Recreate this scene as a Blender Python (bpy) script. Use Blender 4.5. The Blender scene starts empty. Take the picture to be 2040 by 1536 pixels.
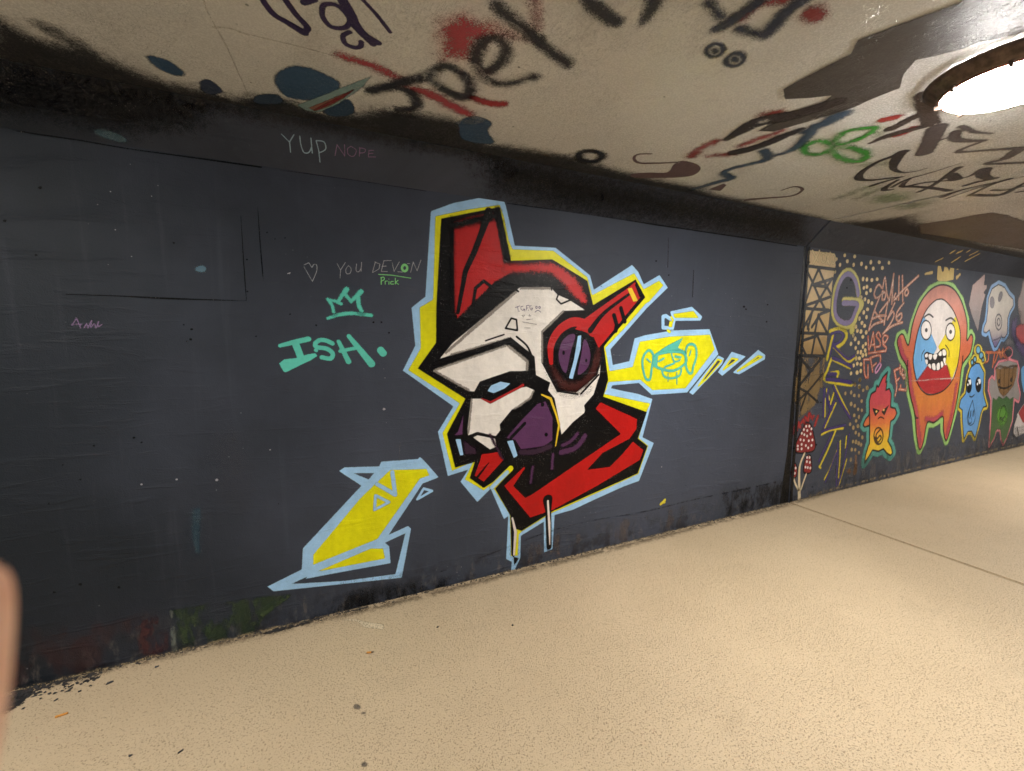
import bpy, bmesh, math, random
import numpy as np
from mathutils import Vector, Matrix

random.seed(7)
rng = np.random.default_rng(7)
SC = bpy.context.scene
COL = SC.collection

# ------------------------------------------------------------------ camera
FPX, YAW, PITCH, ROLL = 846.917, 0.428655, 0.1116675, 0.0035274     # focal length in pixels of a 2040 px wide picture
CAM = np.array([0.0, -2.4545, 1.55])
fwd = np.array([math.sin(YAW)*math.cos(PITCH), math.cos(YAW)*math.cos(PITCH), -math.sin(PITCH)])
rgt0 = np.array([math.cos(YAW), -math.sin(YAW), 0.0])
up0 = np.cross(rgt0, fwd)
rgt = math.cos(ROLL)*rgt0 + math.sin(ROLL)*up0
upv = -math.sin(ROLL)*rgt0 + math.cos(ROLL)*up0
cd = bpy.data.cameras.new('camera')
cam = bpy.data.objects.new('camera', cd); COL.objects.link(cam)
cd.sensor_width = 36.0
cd.lens = FPX/2040*36.0
cd.clip_start = 0.005
cd.clip_end = 400.0
cam.matrix_world = Matrix(((rgt[0], upv[0], -fwd[0], CAM[0]), (rgt[1], upv[1], -fwd[1], CAM[1]),
                           (rgt[2], upv[2], -fwd[2], CAM[2]), (0, 0, 0, 1)))
cd.dof.use_dof = True
cd.dof.focus_distance = 3.2
cd.dof.aperture_fstop = 4.5
SC.camera = cam

# ------------------------------------------------------------------ world and picture settings
w = bpy.data.worlds.new('World'); SC.world = w; w.use_nodes = True
nt = w.node_tree; nt.nodes.clear()
sky = nt.nodes.new('ShaderNodeTexSky'); sky.sky_type = 'NISHITA'; sky.sun_disc = False
sky.sun_elevation = math.radians(25); sky.sun_rotation = math.radians(200)
bg = nt.nodes.new('ShaderNodeBackground'); bg.inputs['Strength'].default_value = 0.1
wo = nt.nodes.new('ShaderNodeOutputWorld')
nt.links.new(sky.outputs[0], bg.inputs[0]); nt.links.new(bg.outputs[0], wo.inputs[0])
SC.view_settings.view_transform = 'Standard'
SC.view_settings.look = 'None'
SC.view_settings.exposure = 0.18
SC.view_settings.gamma = 1.0
SC.view_settings.use_curve_mapping = False
SC.cycles.transparent_max_bounces = 48
SC.cycles.max_bounces = 5
SC.cycles.diffuse_bounces = 4
SC.cycles.glossy_bounces = 2
SC.cycles.sample_clamp_indirect = 6.0
SC.cycles.use_denoising = True
SC.cycles.use_light_tree = False
SC.cycles.use_adaptive_sampling = True
SC.cycles.adaptive_threshold = 0.02
SC.cycles.adaptive_min_samples = 12
LAMP_POWER = 212.0           # radiance of the lit lamp glass
LAMP_COLOR = (1.0, 0.965, 0.92)

# ------------------------------------------------------------------ measures of the underpass (metres)
ZC = 2.366        # where the wall turns into the sloping haunch
HS = 0.179        # haunch rise and run
ZT = ZC + HS      # ceiling
YB = -3.36        # face of the opposite wall
XJ = 3.99         # construction joint
X0, X1 = -6.0, 13.0
R2 = math.sqrt(0.5)

def ray(px, py):
    return (px-1020)/FPX*rgt - (py-768)/FPX*upv + fwd
PLANES = {  # origin, u axis, v axis, normal towards the room, limits of v
    'wall': (np.array([0, 0, 0.]), np.array([1., 0, 0]), np.array([0, 0, 1.]), np.array([0, -1., 0]), (0.0, ZC)),
    'haunch': (np.array([0, 0, ZC]), np.array([1., 0, 0]), np.array([0, -R2, R2]), np.array([0, -R2, -R2]), (0.0, HS/R2)),
    'ceiling': (np.array([0, 0, ZT]), np.array([1., 0, 0]), np.array([0, -1., 0]), np.array([0, 0, -1.]), (HS, -YB-HS)),
    'floor': (np.array([0, 0, 0.]), np.array([1., 0, 0]), np.array([0, 1., 0]), np.array([0, 0, 1.]), (YB, 0.0)),
}
def to_plane(pl, px, py):
    o, u, v, n, lim = PLANES[pl]
    r = ray(px, py)
    t = ((o-CAM) @ n)/(r @ n)
    p = CAM + r*t - o
    return np.array([p @ u, p @ v])

# ------------------------------------------------------------------ object helpers
def tag(o, label=None, cat=None, group=None, kind=None):
    if label: o['label'] = label
    if cat: o['category'] = cat
    if group: o['group'] = group
    if kind: o['kind'] = kind
    return o
def empty(name, loc, label=None, cat=None, group=None):
    o = bpy.data.objects.new(name, None); COL.objects.link(o)
    o.location = loc; o.empty_display_size = 0.05
    tag(o, label, cat, group)
    return o
def world_loc(o):
    v = o.location.copy()
    if o.parent is not None: v = v + o.matrix_parent_inverse.translation + world_loc(o.parent)
    return v
def link_mesh(name, me, mat=None, parent=None):
    o = bpy.data.objects.new(name, me); COL.objects.link(o)
    if mat is not None: me.materials.append(mat)
    if parent is not None:
        o.parent = parent
        o.matrix_parent_inverse = Matrix.Translation(-world_loc(parent))
    return o
def bm_object(name, bm, mat=None, parent=None, smooth=False):
    me = bpy.data.meshes.new(name); bm.normal_update(); bm.to_mesh(me); bm.free()
    if smooth:
        me.polygons.foreach_set('use_smooth', [True]*len(me.polygons))
    return link_mesh(name, me, mat, parent)
def add_box(bm, x0, x1, y0, y1, z0, z1):
    vs = [bm.verts.new(p) for p in ((x0,y0,z0),(x1,y0,z0),(x1,y1,z0),(x0,y1,z0),(x0,y0,z1),(x1,y0,z1),(x1,y1,z1),(x0,y1,z1))]
    for f in ((3,2,1,0),(4,5,6,7),(0,1,5,4),(1,2,6,5),(2,3,7,6),(3,0,4,7)):
        bm.faces.new([vs[i] for i in f])

# ------------------------------------------------------------------ materials
def lin(r, g, b):
    f = lambda c: c/12.92 if c <= 0.04045 else ((c+0.055)/1.055)**2.4
    return (f(r/255), f(g/255), f(b/255), 1.0)
class NB:
    def __init__(s, tree): s.t = tree
    def n(s, typ, **kw):
        nd = s.t.nodes.new(typ)
        for k, v in kw.items():
            if k.startswith('i_'):
                key = k[2:]
                key = int(key) if key.isdigit() else key.replace('_', ' ')
                nd.inputs[key].default_value = v
            else: setattr(nd, k, v)
        return nd
    def l(s, a, b): s.t.links.new(a, b)
    def noise(s, vec, scale, detail=3.0, rough=0.55, dist=0.0):
        nd = s.n('ShaderNodeTexNoise', i_Scale=scale, i_Detail=detail, i_Roughness=rough, i_Distortion=dist)
        s.l(vec, nd.inputs['Vector']); return nd.outputs['Fac']
    def ramp(s, fac, a, b, lo=0.0, hi=1.0, smooth=True):
        nd = s.n('ShaderNodeMapRange', interpolation_type='SMOOTHSTEP' if smooth else 'LINEAR')
        nd.inputs['From Min'].default_value = a; nd.inputs['From Max'].default_value = b
        nd.inputs['To Min'].default_value = lo; nd.inputs['To Max'].default_value = hi
        s.l(fac, nd.inputs['Value']); return nd.outputs[0]
    def math(s, op, a, b=None, clamp=False):
        nd = s.n('ShaderNodeMath', operation=op, use_clamp=clamp)
        for i, v in enumerate((a, b)):
            if v is None: continue
            if isinstance(v, (int, float)): nd.inputs[i].default_value = v
            else: s.l(v, nd.inputs[i])
        return nd.outputs[0]
    def mix(s, fac, a, b, mode='MIX'):
        nd = s.n('ShaderNodeMix', data_type='RGBA', blend_type=mode)
        for i, v in ((0, fac), (6, a), (7, b)):
            if isinstance(v, (int, float)): nd.inputs[i].default_value = v
            elif isinstance(v, tuple): nd.inputs[i].default_value = v
            else: s.l(v, nd.inputs[i])
        return nd.outputs[2]
    def scaled(s, vec, sx, sy, sz):
        nd = s.n('ShaderNodeVectorMath', operation='MULTIPLY'); nd.inputs[1].default_value = (sx, sy, sz)
        s.l(vec, nd.inputs[0]); return nd.outputs[0]

def relief_group(name, kind):
    """one shared relief per surface, so that paint and concrete carry the same bumps"""
    g = bpy.data.node_groups.new(name, 'ShaderNodeTree')
    for sock, typ in (('Normal', 'NodeSocketVector'), ('Mottle', 'NodeSocketFloat'), ('Pits', 'NodeSocketFloat'), ('Fine', 'NodeSocketFloat')):
        g.interface.new_socket(sock, in_out='OUTPUT', socket_type=typ)
    b = NB(g); out = b.n('NodeGroupOutput')
    pos = b.n('ShaderNodeNewGeometry').outputs['Position']
    if kind == 'wall':
        fine = b.noise(pos, 170, 3, 0.6)
        med = b.noise(pos, 34, 4, 0.6)
        trow = b.noise(b.scaled(pos, 3.0, 3.0, 17.0), 1.0, 5, 0.62, 0.6)
        big = b.noise(pos, 2.3, 3, 0.5)
        v = b.n('ShaderNodeTexVoronoi', i_Scale=7.5, i_Randomness=1.0); b.l(pos, v.inputs['Vector'])
        sel = b.ramp(b.noise(pos, 3.1, 2), 0.55, 0.6)
        pit = b.math('MULTIPLY', b.ramp(v.outputs['Distance'], 0.02, 0.042, 1.0, 0.0), sel)
        h = b.math('ADD', b.math('MULTIPLY', fine, 0.34), b.math('MULTIPLY', med, 0.42))
        h = b.math('ADD', h, b.math('MULTIPLY', b.ramp(trow, 0.5, 0.72), 0.55))
        h = b.math('ADD', h, b.math('MULTIPLY', big, 0.7))
        h = b.math('SUBTRACT', h, b.math('MULTIPLY', pit, 1.6))
        bump = b.n('ShaderNodeBump', i_Strength=0.75, i_Distance=0.0052)
    elif kind == 'ceiling':
        fine = b.noise(pos, 150, 3, 0.65)
        med = b.noise(pos, 46, 4, 0.65, 0.5)
        ridge_src = b.noise(b.scaled(pos, 30.0, 17.0, 20.0), 1.0, 3, 0.6, 1.4)
        ridge = b.ramp(b.math('ABSOLUTE', b.math('SUBTRACT', ridge_src, 0.5)), 0.0, 0.035, 1.0, 0.0)
        patch = b.ramp(b.noise(pos, 2.6, 4, 0.65), 0.42, 0.6)
        v = b.n('ShaderNodeTexVoronoi', i_Scale=9.0, i_Randomness=1.0); b.l(pos, v.inputs['Vector'])
        pit = b.math('MULTIPLY', b.ramp(v.outputs['Distance'], 0.02, 0.05, 1.0, 0.0), b.ramp(b.noise(pos, 4.1, 2), 0.52, 0.56))
        h = b.math('ADD', b.math('MULTIPLY', fine, b.ramp(patch, 0, 1, 0.1, 0.35)), b.math('MULTIPLY', med, b.ramp(patch, 0, 1, 0.15, 0.5)))
        h = b.math('ADD', h, b.math('MULTIPLY', b.math('MULTIPLY', ridge, patch), 1.3))
        h = b.math('ADD', h, b.math('MULTIPLY', b.noise(pos, 1.7, 3, 0.5), 0.5))
        h = b.math('SUBTRACT', h, b.math('MULTIPLY', pit, 1.4))
        bump = b.n('ShaderNodeBump', i_Strength=0.5, i_Distance=0.008)
        big = b.noise(pos, 1.3, 3, 0.5)
    else:
        n1 = b.noise(pos, 160, 2, 0.5, 0.7)
        cov = b.ramp(b.noise(pos, 1.1, 4, 0.6), 0.36, 0.62, 0.0, 1.0)
        thr = b.math('SUBTRACT', n1, b.math('MULTIPLY', cov, 0.035))
        pit = b.ramp(thr, 0.335, 0.40, 1.0, 0.0)
        fine = b.noise(pos, 320, 2, 0.6)
        med = b.noise(pos, 28, 4, 0.6)
        h = b.math('ADD', b.math('MULTIPLY', fine, 0.25), b.math('MULTIPLY', med, 0.5))
        h = b.math('ADD', h, b.math('MULTIPLY', n1, 0.7))
        h = b.math('SUBTRACT', h, b.math('MULTIPLY', pit, 1.0))
        h = b.math('ADD', h, b.math('MULTIPLY', b.noise(pos, 3.0, 3, 0.5), 0.5))
        bump = b.n('ShaderNodeBump', i_Strength=0.6, i_Distance=0.005)
        big = b.noise(pos, 0.9, 5, 0.6)
    b.l(h, bump.inputs['Height'])
    b.l(bump.outputs[0], out.inputs['Normal'])
    b.l(big, out.inputs['Mottle']); b.l(pit, out.inputs['Pits']); b.l(fine, out.inputs['Fine'])
    return g
RELIEF = {k: relief_group('relief_'+k, k) for k in ('wall', 'ceiling', 'floor')}

def new_mat(name):
    m = bpy.data.materials.new(name); m.use_nodes = True
    m.node_tree.nodes.clear()
    b = NB(m.node_tree)
    out = b.n('ShaderNodeOutputMaterial'); bs = b.n('ShaderNodeBsdfPrincipled')
    b.l(bs.outputs[0], out.inputs[0])
    return m, b, bs, out
def relief(b, kind):
    g = b.n('ShaderNodeGroup'); g.node_tree = RELIEF[kind]; return g.outputs

PAINTS, SOLID = {}, {}
def paint_mat(rgb, surf='wall', rough=0.42, speckle=0.5, worn=0.0, ramp=None, opacity=1.0):
    """sprayed or brushed paint on the concrete; coverage comes from the sheet's own 'cov' attribute"""
    key = (rgb, surf, rough, speckle, worn, str(ramp), opacity)
    if key in PAINTS: return PAINTS[key]
    m, b, bs, out = new_mat('paint')
    R = relief(b, 'wall' if surf in ('wall', 'haunch') else surf)
    pos = b.n('ShaderNodeNewGeometry').outputs['Position']
    col = lin(*rgb)
    if ramp:      # pigment blended on the wall: axis, start, end, list of (t, rgb)
        ax, a0, a1, stops = ramp
        sep = b.n('ShaderNodeSeparateXYZ'); b.l(pos, sep.inputs[0])
        wob = b.math('ADD', sep.outputs['XYZ'.index(ax)], b.math('MULTIPLY', b.math('SUBTRACT', b.noise(pos, 9, 3), 0.5), 0.18*abs(a1-a0)))
        f = b.ramp(wob, a0, a1, smooth=False)
        cr = b.n('ShaderNodeValToRGB'); b.l(f, cr.inputs[0])
        el = cr.color_ramp.elements
        while len(el) < len(stops): el.new(0.5)
        for e, (t, c) in zip(el, stops): e.position = t; e.color = lin(*c)
        base = cr.outputs[0]
    else:
        base = col
    coat = b.math('MULTIPLY', b.ramp(b.noise(pos, 26, 4, 0.6), 0.3, 0.7, 0.95, 1.05), b.ramp(b.noise(b.scaled(pos, 6, 6, 2.5), 1.0, 4, 0.6), 0.35, 0.68, 0.9, 1.04))
    mul = b.n('ShaderNodeVectorMath', operation='SCALE')
    if isinstance(base, tuple): mul.inputs[0].default_value = base[:3]
    else: b.l(base, mul.inputs[0])
    b.l(coat, mul.inputs['Scale'])
    c2 = b.mix(b.math('MULTIPLY', R['Pits'], 0.75), mul.outputs[0], (0.008, 0.008, 0.009, 1))
    bs.inputs['Specular IOR Level'].default_value = 0.28 if surf == 'wall' else 0.42
    if sum(rgb) < 60 and surf == 'wall':      # pale flecks: bare pinholes and gloss glints painted into the black coat
        v = b.n('ShaderNodeTexVoronoi', i_Scale=95.0, i_Randomness=1.0); b.l(pos, v.inputs['Vector'])
        fl_ = b.math('MULTIPLY', b.ramp(v.outputs['Distance'], 0.12, 0.2, 1.0, 0.0), b.ramp(b.noise(pos, 7, 3, 0.6), 0.46, 0.6))
        c2 = b.mix(b.math('MULTIPLY', fl_, 0.6), c2, lin(150, 142, 138))
        bs.inputs['Specular IOR Level'].default_value = 0.14
    b.l(c2, bs.inputs['Base Color'])
    b.l(b.ramp(R['Fine'], 0.25, 0.75, rough-0.1, rough+0.12), bs.inputs['Roughness'])
    b.l(R['Normal'], bs.inputs['Normal'])
    at = b.n('ShaderNodeAttribute', attribute_name='cov').outputs['Fac']
    nz = b.math('SUBTRACT', b.noise(pos, 240, 2, 0.6), 0.5)
    nz2 = b.math('SUBTRACT', b.noise(pos, 34, 3, 0.6), 0.5)
    a = b.math('ADD', at, b.math('ADD', b.math('MULTIPLY', nz, speckle*1.6), b.math('MULTIPLY', nz2, speckle*0.9)))
    a = b.ramp(a, 0.12, 0.88)
    if worn:
        wn = b.math('ADD', b.noise(b.scaled(pos, 9, 9, 4), 1.0, 6, 0.72), b.math('MULTIPLY', R['Fine'], 0.2))
        a = b.math('MULTIPLY', a, b.ramp(wn, 0.42+worn*0.22, 0.56+worn*0.22))
    if opacity < 1: a = b.math('MULTIPLY', a, opacity)
    tr = b.n('ShaderNodeBsdfTransparent'); mx = b.n('ShaderNodeMixShader')
    b.l(a, mx.inputs[0]); b.l(tr.outputs[0], mx.inputs[1]); b.l(bs.outputs[0], mx.inputs[2])
    if worn or opacity < 1: m['thin'] = True
    else: SOLID[m.name] = m.copy()          # still linked straight to the paint
    b.l(mx.outputs[0], out.inputs[0])
    PAINTS[key] = m
    return m

# wall paint: charcoal, with older blacker and greener coats showing in places
def wall_material():
    m, b, bs, out = new_mat('charcoal_wall_paint')
    R = relief(b, 'wall'); pos = b.n('ShaderNodeNewGeometry').outputs['Position']
    sep = b.n('ShaderNodeSeparateXYZ'); b.l(pos, sep.inputs[0])
    big = b.noise(pos, 0.75, 5, 0.62, 0.4)
    c = b.mix(b.ramp(big, 0.35, 0.68), lin(60, 65, 76), lin(71, 76, 89))
    # the older coat left of the repainted field
    old = b.ramp(b.math('ADD', sep.outputs[0], b.math('MULTIPLY', b.math('SUBTRACT', b.noise(pos, 1.3, 4, 0.6), 0.5), 1.5)), -1.5, 0.6, 1.0, 0.0)
    c = b.mix(b.math('MULTIPLY', old, 0.92), c, lin(21, 26, 30))
    # brush and roller streaks, scuffs near the foot
    st = b.noise(b.scaled(pos, 14, 14, 0.9), 1.0, 5, 0.6)
    c = b.mix(b.ramp(st, 0.56, 0.75, 0.0, 0.16), c, lin(80, 84, 94))
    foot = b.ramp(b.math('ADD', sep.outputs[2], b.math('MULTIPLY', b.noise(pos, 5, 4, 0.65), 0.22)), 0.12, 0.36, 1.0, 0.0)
    scuff = b.math('MULTIPLY', foot, b.ramp(b.noise(b.scaled(pos, 22, 22, 9), 1.0, 5, 0.7), 0.5, 0.72))
    c = b.mix(b.math('MULTIPLY', scuff, 0.55), c, lin(112, 104, 96))
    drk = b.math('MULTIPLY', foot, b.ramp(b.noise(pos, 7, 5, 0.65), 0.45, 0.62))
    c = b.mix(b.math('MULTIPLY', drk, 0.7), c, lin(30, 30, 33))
    # specks of spatter and chips
    v = b.n('ShaderNodeTexVoronoi', i_Scale=26.0, i_Randomness=1.0); b.l(pos, v.inputs['Vector'])
    sp = b.math('MULTIPLY', b.ramp(v.outputs['Distance'], 0.05, 0.085, 1.0, 0.0), b.ramp(b.noise(pos, 1.9, 3, 0.6), 0.56, 0.64))
    c = b.mix(b.math('MULTIPLY', sp, 0.75), c, lin(150, 152, 156))
    c = b.mix(b.math('MULTIPLY', R['Pits'], 0.9), c, (0.004, 0.004, 0.005, 1))
    b.l(c, bs.inputs['Base Color'])
    b.l(b.ramp(R['Fine'], 0.25, 0.75, 0.45, 0.68), bs.inputs['Roughness'])
    bs.inputs['Specular IOR Level'].default_value = 0.16
    b.l(R['Normal'], bs.inputs['Normal'])
    return m
def ceiling_material():
    m, b, bs, out = new_mat('painted_ceiling_concrete')
    R = relief(b, 'ceiling'); pos = b.n('ShaderNodeNewGeometry').outputs['Position']
    c = b.mix(b.ramp(R['Mottle'], 0.32, 0.7), lin(214, 214, 211), lin(228, 228, 224))
    c = b.mix(b.ramp(b.noise(b.scaled(pos, 5, 2, 5), 1.0, 5, 0.65), 0.52, 0.72, 0, 0.3), c, lin(182, 180, 176))
    v = b.n('ShaderNodeTexVoronoi', i_Scale=17.0, i_Randomness=1.0); b.l(pos, v.inputs['Vector'])
    sp = b.math('MULTIPLY', b.ramp(v.outputs['Distance'], 0.06, 0.11, 1.0, 0.0), b.ramp(b.noise(pos, 2.4, 3, 0.6), 0.58, 0.63))
    c = b.mix(b.math('MULTIPLY', sp, 0.7), c, lin(84, 104, 88))
    # glints of the glossy trowelled crests, put into the colour as pale streaks
    rs_ = b.noise(b.scaled(pos, 46.0, 26.0, 30.0), 1.0, 4, 0.65, 1.8)
    cr_ = b.math('MULTIPLY', b.ramp(b.math('ABSOLUTE', b.math('SUBTRACT', rs_, 0.5)), 0.0, 0.028, 1.0, 0.0), b.ramp(b.noise(pos, 2.2, 4, 0.7), 0.5, 0.62))
    cr_ = b.math('MULTIPLY', cr_, b.ramp(b.noise(pos, 60, 2), 0.45, 0.6))
    c = b.mix(b.math('MULTIPLY', cr_, 0.7), c, lin(250, 248, 240))
    c = b.mix(b.math('MULTIPLY', R['Pits'], 0.85), c, lin(60, 52, 46))
    b.l(c, bs.inputs['Base Color'])
    b.l(b.ramp(R['Fine'], 0.25, 0.75, 0.16, 0.36), bs.inputs['Roughness'])
    b.l(R['Normal'], bs.inputs['Normal'])
    return m
def floor_material():
    m, b, bs, out = new_mat('tan_floor_coating')
    R = relief(b, 'floor'); pos = b.n('ShaderNodeNewGeometry').outputs['Position']
    c = b.mix(b.ramp(R['Mottle'], 0.3, 0.72), lin(192, 171, 139), lin(200, 179, 147))
    c = b.mix(b.ramp(b.noise(pos, 2.7, 5, 0.65, 0.5), 0.58, 0.75, 0, 0.35), c, lin(180, 159, 128))
    st = b.noise(b.scaled(pos, 1.5, 6.0, 1.0), 1.0, 5, 0.65)
    c = b.mix(b.ramp(st, 0.56, 0.74, 0, 0.28), c, lin(172, 154, 126))
    c = b.mix(b.math('MULTIPLY', R["Pits"], 0.58), c, lin(112, 94, 68))
    v = b.n('ShaderNodeTexVoronoi', i_Scale=13.0, i_Randomness=1.0); b.l(pos, v.inputs['Vector'])
    sp = b.math('MULTIPLY', b.ramp(v.outputs['Distance'], 0.03, 0.055, 1.0, 0.0), b.ramp(b.noise(pos, 1.7, 3, 0.6), 0.55, 0.6))
    c = b.mix(b.math('MULTIPLY', sp, 0.7), c, lin(88, 76, 60))
    b.l(c, bs.inputs['Base Color'])
    bs.inputs['Roughness'].default_value = 0.62
    b.l(R['Normal'], bs.inputs['Normal'])
    return m
def plain(name, rgb, rough=0.5, metal=0.0, var=0.25, scale=40.0, bump=0.0):
    m, b, bs, out = new_mat(name)
    tc = b.n('ShaderNodeTexCoord').outputs['Object']
    n = b.noise(tc, scale, 4, 0.6)
    c = lin(*rgb)
    lo = tuple(x*(1-var) for x in c[:3])+(1,); hi = tuple(min(1, x*(1+var)) for x in c[:3])+(1,)
    b.l(b.mix(b.ramp(n, 0.3, 0.7), lo, hi), bs.inputs['Base Color'])
    bs.inputs['Roughness'].default_value = rough; bs.inputs['Metallic'].default_value = metal
    if bump:
        bp = b.n('ShaderNodeBump', i_Strength=0.5, i_Distance=bump); b.l(n, bp.inputs['Height']); b.l(bp.outputs[0], bs.inputs['Normal'])
    return m
M_WALL, M_CEIL, M_FLOOR = wall_material(), ceiling_material(), floor_material()
M_SEAL = plain('black_joint_sealant', (16, 16, 18), 0.55, bump=0.002)
M_GROOVE = plain('grey_floor_joint', (52, 44, 36), 0.85, bump=0.002)
M_CONC = plain('bare_concrete', (150, 145, 136), 0.8, bump=0.003, scale=14)
M_EARTH = plain('trodden_earth', (112, 100, 78), 0.9, scale=3)

# ------------------------------------------------------------------ the setting
bm = bmesh.new()
for x0, x1, y0, y1 in ((-150, X0-0.01, -150, 150), (X1+0.01, 150, -150, 150), (X0-0.01, X1+0.01, -150, YB-0.6), (X0-0.01, X1+0.01, 0.6, 150)):
    vs = [bm.verts.new(p) for p in ((x0, y0, -0.02), (x1, y0, -0.02), (x1, y1, -0.02), (x0, y1, -0.02))]; bm.faces.new(vs)
tag(bm_object('ground', bm, M_EARTH), kind='structure')

floor = empty('floor', (0, -1.6, 0)); tag(floor, kind='structure')
FJ = [X0, -4.0, 4.03, 12.0, X1]                    # joints between the floor slabs
for a, c in zip(FJ[:-1], FJ[1:]):
    bm = bmesh.new()
    add_box(bm, a+(0.0105 if a > X0 else 0), c-(0.0105 if c < X1 else 0), YB-0.02, -0.002, -0.2, 0.0)
    be = [e for e in bm.edges if all(abs(v.co.z) < 1e-6 for v in e.verts) and abs(e.verts[0].co.x-e.verts[1].co.x) < 1e-6]
    bmesh.ops.bevel(bm, geom=be, offset=0.006, segments=2, affect='EDGES')
    bm_object('floor_slab', bm, M_FLOOR, floor)
for c in FJ[1:-1]:
    bm = bmesh.new(); add_box(bm, c-0.0103, c+0.0103, YB, -0.004, -0.19, -0.010)
    bm_object('joint_filler', bm, M_GROOVE, floor)

SEG = [(X0, XJ-0.014), (XJ+0.014, X1)]
def wall_segment(name, x0, x1, side, label):
    """upright wall with its sloping haunch, as one closed section of concrete"""
    s = 1 if side == 'far' else -1
    yb = 0.0 if side == 'far' else YB
    bm = bmesh.new()
    prof = [(0, -0.25), (0, ZC), (-HS, ZT-0.0005), (-HS, ZT+0.3), (0.35, ZT+0.3), (0.35, -0.25)]
    a = [bm.verts.new((x0, yb+s*y, z)) for y, z in prof]; c = [bm.verts.new((x1, yb+s*y, z)) for y, z in prof]
    n = len(prof)
    for i in range(n):
        j = (i+1) % n
        bm.faces.new((a[i], a[j], c[j], c[i]))
    bm.faces.new(a); bm.faces.new(list(reversed(c)))
    bmesh.ops.recalc_face_normals(bm, faces=bm.faces)
    o = bm_object(name, bm, M_WALL)
    tag(o, label, 'wall')
    return o
WN = wall_segment('underpass_wall', *SEG[0], 'far', 'long charcoal painted wall section that carries the large masked head mural')
WF = wall_segment('underpass_wall', *SEG[1], 'far', 'charcoal wall section beyond the joint, painted with a row of cartoon creatures')
WB = wall_segment('underpass_wall', X0, X1, 'near', 'charcoal painted wall on the opposite side of the underpass, behind the camera')
bm = bmesh.new(); add_box(bm, XJ-0.0139, XJ+0.0139, 0.022, 0.3, -0.2, ZT+0.2)
bm_object('joint_seal', bm, M_SEAL, WN)
bm = bmesh.new()      # seal across the haunch
pr = [(0.021, ZC-0.01), (-HS+0.02, ZT+0.02), (0.1, ZT+0.02)]
a = [bm.verts.new((XJ-0.0138, y, z)) for y, z in pr]; c = [bm.verts.new((XJ+0.0138, y, z)) for y, z in pr]
for i in range(3): bm.faces.new((a[i], a[(i+1) % 3], c[(i+1) % 3], c[i]))
bm_object('joint_seal', bm, M_SEAL, WN)

ceil = empty('ceiling', (0, -1.6, ZT)); tag(ceil, kind='structure')
for x0, x1 in SEG:
    bm = bmesh.new(); add_box(bm, x0, x1, YB+HS+0.0005, -HS-0.0005, ZT, ZT+0.3)
    bm_object('ceiling_slab', bm, M_CEIL, ceil)
bm = bmesh.new(); add_box(bm, XJ-0.0139, XJ+0.0139, YB+HS, -HS, ZT+0.012, ZT+0.2)
bm_object('joint_seal', bm, M_SEAL, ceil)

# ------------------------------------------------------------------ ceiling lamps
M_RIM = plain('bronze_rim', (96, 80, 70), 0.42, 0.5, 0.45, 30, 0.002)
M_RING = plain('copper_ring', (176, 108, 86), 0.35, 0.6, 0.3, 30)
def glow_mat():
    m, b, bs, out = new_mat('lit_lamp_glass')
    bs.inputs['Base Color'].default_value = (0.8, 0.8, 0.8, 1)
    bs.inputs['Emission Color'].default_value = LAMP_COLOR+(1,)
    bs.inputs['Emission Strength'].default_value = LAMP_POWER
    return m
M_GLOW = glow_mat()
def lathe(bm, prof, n=48):
    rings = []
    for r, z in prof:
        rings.append([bm.verts.new((r*math.cos(2*math.pi*i/n), r*math.sin(2*math.pi*i/n), z)) for i in range(n)] if r > 1e-5 else [bm.verts.new((0, 0, z))])
    for p, q in zip(rings[:-1], rings[1:]):
        for i in range(n):
            j = (i+1) % n
            if len(q) == 1: bm.faces.new((p[i], p[j], q[0]))
            elif len(p) == 1: bm.faces.new((p[0], q[j], q[i]))
            else: bm.faces.new((p[i], p[j], q[j], q[i]))
def ceiling_lamp(x, label):
    root = empty('ceiling_lamp', (x, -1.68, ZT), label, 'lamp', 'round bulkhead lamps along the ceiling')
    bm = bmesh.new()
    lathe(bm, [(0.245, -0.001), (0.243, -0.012), (0.232, -0.022), (0.214, -0.036), (0.203, -0.047), (0.196, -0.047), (0.192, -0.038), (0.192, -0.006)])
    o = bm_object('rim', bm, M_RIM, None, True); o.parent = root
    bm = bmesh.new()
    prof = [(0.1905, -0.008), (0.1905, -0.045)] + [(0.1905*math.cos(t), -0.045-0.052*math.sin(t)) for t in np.linspace(0.12, math.pi/2-0.05, 9)] + [(0, -0.097)]
    lathe(bm, prof)
    o = bm_object('lamp_glass', bm, M_GLOW, None, True); o.parent = root
    bm = bmesh.new()
    lathe(bm, [(0.1965, -0.0465), (0.1965, -0.0515), (0.1935, -0.0535), (0.1912, -0.0515), (0.1912, -0.044)])
    o = bm_object('retaining_ring', bm, M_RING, None, True); o.parent = root
    for k in range(8):      # short clips that hold the glass
        a = 2*math.pi*(k+0.35)/8
        bm = bmesh.new(); add_box(bm, 0.180, 0.206, -0.006, 0.006, -0.066, -0.044)
        bmesh.ops.rotate(bm, verts=bm.verts, cent=(0, 0, 0), matrix=Matrix.Rotation(a, 3, 'Z'))
        o = bm_object('clip', bm, M_RIM); o.parent = root
    return root
ceiling_lamp(2.40, 'glowing round bulkhead lamp in a dark rim on the graffitied ceiling')
ceiling_lamp(-1.8, 'round lit bulkhead lamp added on the ceiling left of the camera, out of frame')  # this and the next two: unseen copies, added because one lamp left the left dark
ceiling_lamp(6.9, 'round lit bulkhead lamp added farther along the ceiling past the joint, out of frame')
ceiling_lamp(11.4, 'last round lit bulkhead lamp, added out of frame near the far mouth of the underpass')

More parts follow.
